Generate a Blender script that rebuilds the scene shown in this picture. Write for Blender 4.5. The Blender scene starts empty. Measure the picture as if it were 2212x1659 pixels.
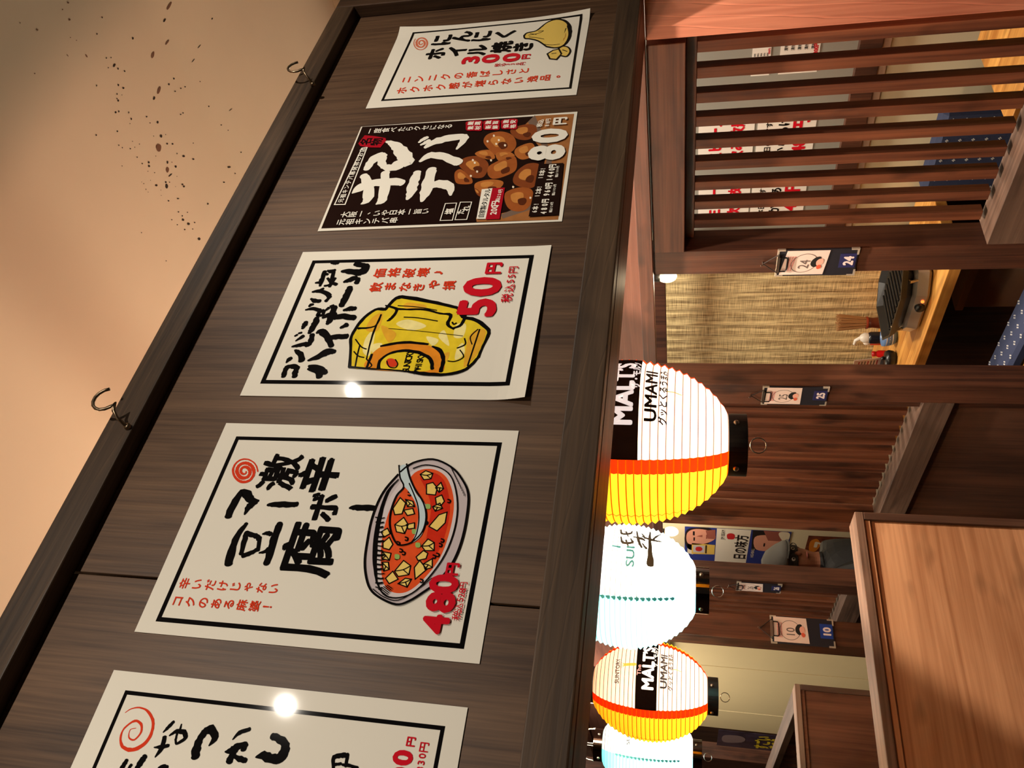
import bpy, bmesh, math, random
from mathutils import Vector, Matrix
from mathutils.geometry import tessellate_polygon
random.seed(7)
EYE = 1.55            # eye height above the floor; all builders below take heights relative to the eye
scene = bpy.context.scene
COL = scene.collection
# ------------------------------------------------------------------ camera (phone held sideways: picture-left is up)
RIGHT = Vector((0.788865, -0.614432, 0.012853)); UP = Vector((-0.144061, -0.164546, 0.975793)); FWD = Vector((0.597444, 0.77162, 0.21832))
cam = bpy.data.cameras.new('camera'); camo = bpy.data.objects.new('camera', cam); COL.objects.link(camo)
cam.sensor_fit = 'HORIZONTAL'; cam.sensor_width = 36.0; cam.lens = 1703.83 / 2212 * 36.0
cam.clip_start = 0.02; cam.clip_end = 60
cx, cy, cz = -UP, RIGHT, -FWD
camo.matrix_world = Matrix(((cx.x, cy.x, cz.x, 0), (cx.y, cy.y, cz.y, 0), (cx.z, cy.z, cz.z, EYE), (0, 0, 0, 1)))
scene.camera = camo
# ------------------------------------------------------------------ world, exposure
world = bpy.data.worlds.new('world'); scene.world = world; world.use_nodes = True
wb = world.node_tree.nodes['Background']; wb.inputs[0].default_value = (1.0, 0.78, 0.58, 1); wb.inputs[1].default_value = 0.05
scene.view_settings.view_transform = 'Standard'; scene.view_settings.look = 'None'
scene.view_settings.exposure = 0.0; scene.view_settings.gamma = 1.0; scene.view_settings.use_curve_mapping = False
scene.cycles.use_denoising = True
scene.cycles.max_bounces = 4; scene.cycles.diffuse_bounces = 3; scene.cycles.glossy_bounces = 2
scene.cycles.use_adaptive_sampling = True; scene.cycles.adaptive_threshold = 0.03
scene.cycles.caustics_reflective = False; scene.cycles.caustics_refractive = False; scene.cycles.transmission_bounces = 4
scene.cycles.sample_clamp_indirect = 4.0
# ------------------------------------------------------------------ ceiling spotlights of the dining hall, then added lamps without a fixture
def lamp(name, kind, loc, energy, color, radius=0.03, target=None, spot=None, blend=0.5):
    l = bpy.data.lights.new(name, kind); l.energy = energy; l.color = color
    if kind in ('POINT', 'SPOT'): l.shadow_soft_size = radius
    if kind == 'SPOT': l.spot_size = math.radians(spot or 120); l.spot_blend = blend
    if kind == 'AREA': l.size = radius
    o = bpy.data.objects.new(name, l); COL.objects.link(o)
    o.location = (loc[0], loc[1], loc[2] + EYE)
    if target:
        d = Vector((target[0]-loc[0], target[1]-loc[1], target[2]-loc[2]))
        o.rotation_euler = d.to_track_quat('-Z', 'Y').to_euler()
    return o
WARM = (1.0, 0.88, 0.72)
for lx, ly in ((-0.55, -0.45), (0.50, -0.43), (1.42, -0.24), (3.3, -0.36)):
    lamp('ceiling_spotlight', 'SPOT', (lx, ly, 1.05), 42, (1.0, 0.90, 0.77), 0.012, (lx*0.9+.05, 0.82, 0.42), 84, 0.9)
lamp('partition_shade_spot', 'SPOT', (1.41, 1.40, 1.15), 275, (1.0, 0.80, 0.62), 0.03, (1.41, 1.40, -1), 58, 0.06)  # added spot whose cone edge draws the shade line on the low partition
lamp('aisle_fill', 'AREA', (1.40, 3.3, 1.15), 14, WARM, 0.4, (1.40, 3.3, -1))  # unseen fill added along the aisle
lamp('aisle_fill', 'AREA', (1.25, 5.2, 1.15), 54, WARM, 0.4, (1.30, 5.4, -1))  # unseen fill added to brighten the yellow wall and far aisle
lamp('booth_fill', 'AREA', (2.25, 2.45, 1.0), 21, WARM, 0.2, (2.3, 2.45, -1))  # unseen fill added for the reed blind and table
lamp('booth_fill', 'AREA', (2.25, 1.5, 1.0), 17, WARM, 0.25, (2.3, 1.5, -1))  # unseen fill added in the booth behind the right slats
lamp('booth_fill', 'AREA', (0.75, 2.45, 1.1), 10, WARM, 0.2, (1.0, 2.9, -0.6))  # unseen fill added for the left-row post and its clipboard
lamp('booth_fill', 'AREA', (2.30, 4.9, 1.0), 14, WARM, 0.25, (2.4, 4.9, -1))  # unseen fill added in the far booth
# ------------------------------------------------------------------ helpers
def lin(c):
    return tuple(((v/255)/12.92 if v/255 <= 0.04045 else ((v/255+0.055)/1.055)**2.4) for v in c) + (1.0,)
MATS = {}
def nodes_of(name):
    m = bpy.data.materials.new(name); m.use_nodes = True
    nt = m.node_tree; return m, nt, nt.nodes['Principled BSDF']
def plain(name, rgb, rough=0.5, metal=0.0, spec=0.5, bump=0.0, vary=0.0, vscale=8.0, coat=0.0):
    if name in MATS: return MATS[name]
    m, nt, p = nodes_of(name); c = lin(rgb)
    p.inputs['Roughness'].default_value = rough; p.inputs['Metallic'].default_value = metal
    p.inputs['Specular IOR Level'].default_value = spec; p.inputs['Coat Weight'].default_value = coat
    p.inputs['Base Color'].default_value = c
    tc = nt.nodes.new('ShaderNodeTexCoord'); nz = nt.nodes.new('ShaderNodeTexNoise')
    nz.inputs['Scale'].default_value = vscale; nz.inputs['Detail'].default_value = 4
    nt.links.new(tc.outputs['Object'], nz.inputs['Vector'])
    if vary > 0:
        r = nt.nodes.new('ShaderNodeValToRGB')
        r.color_ramp.elements[0].position = 0.3; r.color_ramp.elements[1].position = 0.7
        r.color_ramp.elements[0].color = tuple(v*(1-vary) for v in c[:3]) + (1,)
        r.color_ramp.elements[1].color = tuple(min(1, v*(1+vary)) for v in c[:3]) + (1,)
        nt.links.new(nz.outputs['Fac'], r.inputs['Fac']); nt.links.new(r.outputs['Color'], p.inputs['Base Color'])
    if bump > 0:
        b = nt.nodes.new('ShaderNodeBump'); b.inputs['Strength'].default_value = bump; b.inputs['Distance'].default_value = 0.002
        nt.links.new(nz.outputs['Fac'], b.inputs['Height']); nt.links.new(b.outputs['Normal'], p.inputs['Normal'])
    MATS[name] = m; return m
def glow(name, rgb, strength):
    if name in MATS: return MATS[name]
    m, nt, p = nodes_of(name); p.inputs['Base Color'].default_value = lin(rgb)
    p.inputs['Emission Color'].default_value = lin(rgb); p.inputs['Emission Strength'].default_value = strength
    MATS[name] = m; return m
def wood(name, dark, light, axis='Z', rough=0.5, fine=1.0, knots=0.35, spec=0.35, bump=0.25, rings=0.0, ring_scale=9.0):
    """stained timber: long streaks along one axis, broad tone drift, a few dark knots"""
    if name in MATS: return MATS[name]
    m, nt, p = nodes_of(name); N = nt.nodes; L = nt.links
    tc = N.new('ShaderNodeTexCoord'); oi = N.new('ShaderNodeObjectInfo')
    add = N.new('ShaderNodeVectorMath'); add.operation = 'ADD'
    mul = N.new('ShaderNodeVectorMath'); mul.operation = 'SCALE'; mul.inputs['Scale'].default_value = 13.0
    cmb = N.new('ShaderNodeCombineXYZ')
    for i in range(3): L.new(oi.outputs['Random'], cmb.inputs[i])
    L.new(cmb.outputs[0], mul.inputs[0]); L.new(tc.outputs['Object'], add.inputs[0]); L.new(mul.outputs[0], add.inputs[1])
    def noise(sc_long, sc_cross, detail, dist=0.0):
        mp = N.new('ShaderNodeMapping'); s = [sc_cross]*3; s['XYZ'.index(axis)] = sc_long
        mp.inputs['Scale'].default_value = s; L.new(add.outputs[0], mp.inputs['Vector'])
        n = N.new('ShaderNodeTexNoise'); n.inputs['Scale'].default_value = 1.0; n.inputs['Detail'].default_value = detail
        n.inputs['Distortion'].default_value = dist; L.new(mp.outputs[0], n.inputs['Vector']); return n
    n1 = noise(2.2*fine, 70*fine, 4, 0.6); n2 = noise(6*fine, 260*fine, 2); n3 = noise(1.6, 7, 3, 0.3); n4 = noise(5, 16, 2)
    ramp = N.new('ShaderNodeValToRGB'); ramp.color_ramp.elements[0].position = 0.39; ramp.color_ramp.elements[1].position = 0.64
    ramp.color_ramp.elements[0].color = lin(dark); ramp.color_ramp.elements[1].color = lin(light)
    mx = N.new('ShaderNodeMix'); mx.data_type = 'FLOAT'; mx.inputs[0].default_value = 0.35
    L.new(n1.outputs['Fac'], mx.inputs[2]); L.new(n2.outputs['Fac'], mx.inputs[3])
    mx2 = N.new('ShaderNodeMix'); mx2.data_type = 'FLOAT'; mx2.inputs[0].default_value = 0.35
    mx2.inputs[0].default_value = 0.45; L.new(mx.outputs[0], mx2.inputs[2]); L.new(n3.outputs['Fac'], mx2.inputs[3])
    L.new(mx2.outputs[0], ramp.inputs['Fac'])
    kr = N.new('ShaderNodeValToRGB'); kr.color_ramp.elements[0].position = 0.57; kr.color_ramp.elements[1].position = 0.72
    kr.color_ramp.elements[0].color = (0, 0, 0, 1); kr.color_ramp.elements[1].color = (knots,)*3 + (1,)
    L.new(n4.outputs['Fac'], kr.inputs['Fac'])
    mc = N.new('ShaderNodeMix'); mc.data_type = 'RGBA'; L.new(kr.outputs['Color'], mc.inputs[0])
    L.new(ramp.outputs['Color'], mc.inputs[6]); mc.inputs[7].default_value = tuple(v*0.3 for v in lin(dark)[:3]) + (1,)
    col = mc.outputs[2]
    if rings > 0:                      # pale and dark growth rings running with the grain
        mp = N.new('ShaderNodeMapping'); s = [1.0]*3; s['XYZ'.index(axis)] = 0.10
        mp.inputs['Scale'].default_value = s; L.new(add.outputs[0], mp.inputs['Vector'])
        wv = N.new('ShaderNodeTexWave'); wv.wave_type = 'BANDS'; wv.bands_direction = 'DIAGONAL'; wv.wave_profile = 'SAW'
        wv.inputs['Scale'].default_value = ring_scale; wv.inputs['Distortion'].default_value = 3.0; wv.inputs['Detail'].default_value = 2; wv.inputs['Detail Scale'].default_value = 1.2
        L.new(mp.outputs[0], wv.inputs['Vector'])
        rr = N.new('ShaderNodeValToRGB'); e = rr.color_ramp.elements; e[0].position = 0.0; e[0].color = (1, 1, 1, 1); e[1].position = 1.0; e[1].color = (1-rings,)*3 + (1,)
        x = e.new(0.80); x.color = (1-rings*0.25,)*3 + (1,)
        y = e.new(0.93); y.color = (1+rings*0.5,)*3 + (1,)
        L.new(wv.outputs['Fac'], rr.inputs['Fac'])
        mm = N.new('ShaderNodeMix'); mm.data_type = 'RGBA'; mm.blend_type = 'MULTIPLY'; mm.inputs[0].default_value = 1.0
        L.new(col, mm.inputs[6]); L.new(rr.outputs['Color'], mm.inputs[7]); col = mm.outputs[2]
    L.new(col, p.inputs['Base Color'])
    p.inputs['Roughness'].default_value = rough; p.inputs['Specular IOR Level'].default_value = spec
    b = N.new('ShaderNodeBump'); b.inputs['Strength'].default_value = bump; b.inputs['Distance'].default_value = 0.0015
    L.new(mx.outputs[0], b.inputs['Height']); L.new(b.outputs['Normal'], p.inputs['Normal'])
    MATS[name] = m; return m

class MB:
    """collects geometry in eye-relative world coordinates"""
    def __init__(s): s.v = []; s.f = []; s.m = []; s.mats = []; s.smooth = False
    def mi(s, mat):
        if mat is None: return 0
        if mat not in s.mats: s.mats.append(mat)
        return s.mats.index(mat)
    def add(s, vs, fs, mat=None):
        k = len(s.v); i = s.mi(mat); s.v += [tuple(q) for q in vs]
        for f in fs: s.f.append(tuple(k+a for a in f)); s.m.append(i)
        return s
    def box(s, x0, x1, y0, y1, z0, z1, mat=None, bev=0.0):
        if bev <= 0:
            vs = [(x, y, z) for z in (z0, z1) for y in (y0, y1) for x in (x0, x1)]
            return s.add(vs, [(0,2,3,1),(4,5,7,6),(0,1,5,4),(2,6,7,3),(0,4,6,2),(1,3,7,5)], mat)
        bm = bmesh.new(); bmesh.ops.create_cube(bm, size=1)
        for q in bm.verts: q.co = Vector(((x0+x1)/2+q.co.x*(x1-x0), (y0+y1)/2+q.co.y*(y1-y0), (z0+z1)/2+q.co.z*(z1-z0)))
        bmesh.ops.bevel(bm, geom=bm.edges[:], offset=bev, segments=1, affect='EDGES')
        return s.bm(bm, mat)
    def bm(s, bm, mat=None):
        bm.verts.index_update(); s.add([q.co[:] for q in bm.verts], [tuple(a.index for a in f.verts) for f in bm.faces], mat); bm.free(); return s
    def lathe(s, prof, c=(0, 0, 0), seg=24, mat=None, cap0=False, cap1=False, axis='Z'):
        vs = []; fs = []
        for r, h in prof:
            for i in range(seg):
                a = 2*math.pi*i/seg; p = (r*math.cos(a), r*math.sin(a), h)
                if axis == 'X': p = (h, p[0], p[1])
                if axis == 'Y': p = (p[0], h, p[1])
                vs.append((c[0]+p[0], c[1]+p[1], c[2]+p[2]))
        for j in range(len(prof)-1):
            for i in range(seg):
                k = (i+1) % seg; fs.append((j*seg+i, j*seg+k, (j+1)*seg+k, (j+1)*seg+i))
        if cap0: fs.append(tuple(range(seg)))
        if cap1: fs.append(tuple((len(prof)-1)*seg+i for i in range(seg)))
        return s.add(vs, fs, mat)
    def tube(s, pts, r, seg=8, mat=None, closed=False):
        P = [Vector(p) for p in pts]; n = len(P); vs = []; fs = []
        up = Vector((0.31, 0.17, 0.93))
        for i, p in enumerate(P):
            a = P[(i-1) % n] if (closed or i > 0) else P[i]; b = P[(i+1) % n] if (closed or i < n-1) else P[i]
            t = (b-a).normalized(); u = t.cross(up)
            if u.length < 1e-4: u = t.cross(Vector((1, 0, 0)))
            u.normalize(); w = t.cross(u); rr = r[i] if isinstance(r, (list, tuple)) else r
            for k in range(seg):
                an = 2*math.pi*k/seg; vs.append(p + u*(rr*math.cos(an)) + w*(rr*math.sin(an)))
        for i in range(n if closed else n-1):
            j = (i+1) % n
            for k in range(seg):
                l = (k+1) % seg; fs.append((i*seg+k, i*seg+l, j*seg+l, j*seg+k))
        if not closed: fs += [tuple(range(seg)), tuple((n-1)*seg+k for k in range(seg))]
        return s.add(vs, fs, mat)
    def ball(s, c, r, mat=None, seg=16, rings=10):
        rx, ry, rz = r if isinstance(r, (tuple, list)) else (r, r, r)
        prof = [(math.sin(math.pi*i/rings), -math.cos(math.pi*i/rings)) for i in range(rings+1)]
        vs = []; fs = []
        for q, h in prof:
            for i in range(seg):
                a = 2*math.pi*i/seg; vs.append((c[0]+rx*q*math.cos(a), c[1]+ry*q*math.sin(a), c[2]+rz*h))
        for j in range(rings):
            for i in range(seg):
                k = (i+1) % seg; fs.append((j*seg+i, j*seg+k, (j+1)*seg+k, (j+1)*seg+i))
        return s.add(vs, fs, mat)
    def quadprism(s, pts2, mapf, d0, d1, mat=None):
        """extrude a 2-D outline between two depths; mapf(u, v, d) -> point"""
        n = len(pts2); vs = [mapf(u, v, d0) for u, v in pts2] + [mapf(u, v, d1) for u, v in pts2]
        fs = [tuple(range(n)), tuple(range(2*n-1, n-1, -1))] + [(i, (i+1) % n, n+(i+1) % n, n+i) for i in range(n)]
        return s.add(vs, fs, mat)
def obj(name, mb, mat=None, parent=None, base=(0, 0, 0), smooth=False, bevel=0.0):
    me = bpy.data.meshes.new(name)
    me.from_pydata([(x-base[0], y-base[1], z-base[2]) for x, y, z in mb.v], [], mb.f)
    mats = mb.mats or [mat]
    for m in mats: me.materials.append(m)
    if len(mats) > 1: me.polygons.foreach_set('material_index', mb.m)
    if smooth: me.polygons.foreach_set('use_smooth', [True]*len(me.polygons))
    me.update()
    o = bpy.data.objects.new(name, me); COL.objects.link(o)
    if parent is not None: o.parent = parent
    else: o.location = (base[0], base[1], base[2]+EYE)
    if bevel > 0:
        md = o.modifiers.new('bevel', 'BEVEL'); md.width = bevel; md.segments = 2; md.limit_method = 'ANGLE'
    return o
class Thing:
    """an Empty at the base of a thing; parts and sub-parts hang below it"""
    def __init__(s, name, label=None, cat=None, base=(0, 0, 0), group=None, kind=None):
        s.base = base; s.o = bpy.data.objects.new(name, None); COL.objects.link(s.o)
        s.o.location = (base[0], base[1], base[2]+EYE); s.o.empty_display_size = 0.05
        if label: s.o['label'] = label
        if cat: s.o['category'] = cat
        if group: s.o['group'] = group
        if kind: s.o['kind'] = kind
    def part(s, name, mb, mat=None, sub=None, smooth=False, bevel=0.0, label=None, kind=None):
        o = obj(name, mb, mat, sub or s.o, s.base, smooth, bevel)
        if label: o['label'] = label
        if kind: o['kind'] = kind
        return o
    def box(s, name, x0, x1, y0, y1, z0, z1, mat, sub=None, bevel=0.002, label=None):
        return s.part(name, MB().box(x0, x1, y0, y1, z0, z1), mat, sub, False, bevel, label)
def tag(o, label, cat=None, group=None, kind=None):
    if label: o['label'] = label
    if cat: o['category'] = cat
    if group: o['group'] = group
    if kind: o['kind'] = kind
    return o
def struct(name, mb, mat=None, bevel=0.0, label=None):
    o = obj(name, mb, mat, None, (0, 0, 0), False, bevel); o['kind'] = 'structure'
    if label: o['label'] = label
    return o
# ---- lettering: glyph outlines as thin printed geometry
GLY = {}
def glyph(text, bold=0.0):
    key = text
    if key in GLY: return GLY[key]
    c = bpy.data.curves.new('glyph', 'FONT'); c.body = text; c.resolution_u = 3; c.size = 1.0
    o = bpy.data.objects.new('glyph', c); COL.objects.link(o); bpy.context.view_layer.update()
    ev = o.evaluated_get(bpy.context.evaluated_depsgraph_get()); me = ev.to_mesh()
    vs = [(q.co.x, q.co.y) for q in me.vertices]; fs = [tuple(p.vertices) for p in me.polygons]
    ev.to_mesh_clear(); bpy.data.objects.remove(o); bpy.data.curves.remove(c)
    xs = [v[0] for v in vs] or [0, 1]; ys = [v[1] for v in vs] or [0, 1]
    cx, cy = (min(xs)+max(xs))/2, (min(ys)+max(ys))/2
    GLY[key] = ([(x-cx, y-cy) for x, y in vs], fs, max(xs)-min(xs), max(ys)-min(ys)); return GLY[key]
def text_on(mb, text, u, v, h, mapf, depth, mat, bold=0.0, sx=1.0, rough=0.0, width=None, rot=0.0):
    """print text centred at (u, v), v downwards; mapf(u, v, depth)"""
    vs, fs, w, hh = glyph(text, bold)
    if width: sx = width/(w*h) if w else 1
    ca, sa = math.cos(rot), math.sin(rot)
    shifts = [(0.0, 0.0)]
    if bold > 0: shifts += [(bold*math.cos(k*math.pi/4), bold*math.sin(k*math.pi/4)) for k in range(8)]
    for si, (dx, dy) in enumerate(shifts):              # a heavier pen: the outline struck around a small circle
        out = []
        for x, y in vs:
            if rough: x, y = x + rough*math.sin(37*x+11*y+u+dx*90), y + rough*math.sin(31*y-17*x+v+dy*90)
            a, b = (x+dx)*h*sx, -(y+dy)*h
            out.append(mapf(u+a*ca-b*sa, v+a*sa+b*ca, depth+si*0.0000016))
        mb.add(out, fs, mat)
def smooth_pts(p, closed=False, k=4):
    n = len(p)
    if n < 3: return list(p)
    out = []
    for i in range(n if closed else n-1):
        a, b, c, d = (p[(i-1) % n] if closed or i > 0 else p[0]), p[i], p[(i+1) % n], (p[(i+2) % n] if closed or i < n-2 else p[-1])
        for j in range(k):
            t = j/k
            out.append(tuple(0.5*((2*b[e]) + (-a[e]+c[e])*t + (2*a[e]-5*b[e]+4*c[e]-d[e])*t*t + (-a[e]+3*b[e]-3*c[e]+d[e])*t**3) for e in range(len(b))))
    if not closed: out.append(tuple(p[-1]))
    return out
def fill_poly(mb, pts, mapf, depth, mat):
    tris = tessellate_polygon([[Vector((u, v, 0)) for u, v in pts]])
    mb.add([mapf(u, v, depth) for u, v in pts], [tuple(t) for t in tris], mat)
def ribbon(mb, pts, w, mapf, depth, mat, brush=False, closed=False):
    """a drawn line with its own width profile"""
    if isinstance(w, (list, tuple)):
        w = list(w)[:len(pts)] + [w[-1]]*max(0, len(pts)-len(w))
        q = smooth_pts([(p[0], p[1], ww) for p, ww in zip(pts, w)])
        if len(q) == 2:
            a, b = q; q = [tuple(a[i]+(b[i]-a[i])*t/4 for i in range(3)) for t in range(5)]
    else:
        q = []
        for a, b in zip(pts, pts[1:]):
            k = max(1, int(math.hypot(b[0]-a[0], b[1]-a[1])/25)) if closed else 1
            q += [(a[0]+(b[0]-a[0])*i/k, a[1]+(b[1]-a[1])*i/k, w) for i in range(k)]
        q.append((pts[-1][0], pts[-1][1], w))
    n = len(q); vs = []
    for i in range(n):
        a = q[(i-1) % (n-1)] if closed and i == 0 else q[max(0, i-1)]
        b = q[1] if closed and i == n-1 else q[min(n-1, i+1)]
        if closed and i == 0: a = q[n-2]
        p = Vector(q[i][:2]); d1 = (p-Vector(a[:2])); d2 = (Vector(b[:2])-p)
        d1 = d1.normalized() if d1.length > 1e-6 else d2.normalized(); d2 = d2.normalized() if d2.length > 1e-6 else d1
        t = (d1+d2); t = t.normalized() if t.length > 1e-6 else d1
        nrm = Vector((-t.y, t.x)); k = 1/max(0.45, nrm.dot(Vector((-d1.y, d1.x))))
        hw = q[i][2]/2*k; j1 = j2 = 1.0
        if brush:
            j1 = 1+0.13*math.sin(i*2.3+p.x); j2 = 1+0.13*math.sin(i*1.9+p.y*1.3)
        vs += [p+nrm*hw*j1, p-nrm*hw*j2]
    mb.add([mapf(v.x, v.y, depth) for v in vs], [(2*i, 2*i+1, 2*i+3, 2*i+2) for i in range(n-1)], mat)
    if brush:                      # rounded ends of the brush stroke
        for e, o2 in ((0, 1), (n-1, n-2)):
            p = Vector(q[e][:2]); d = (p-Vector(q[o2][:2]))
            if d.length < 1e-6: continue
            d.normalize(); r = q[e][2]/2; nn = Vector((-d.y, d.x))
            fan = [p + nn*(r*math.cos(a)) + d*(r*0.7*math.sin(a)) for a in [math.pi*k/6 for k in range(7)]]
            mb.add([mapf(v.x, v.y, depth) for v in fan], [tuple(range(7))], mat)
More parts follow.
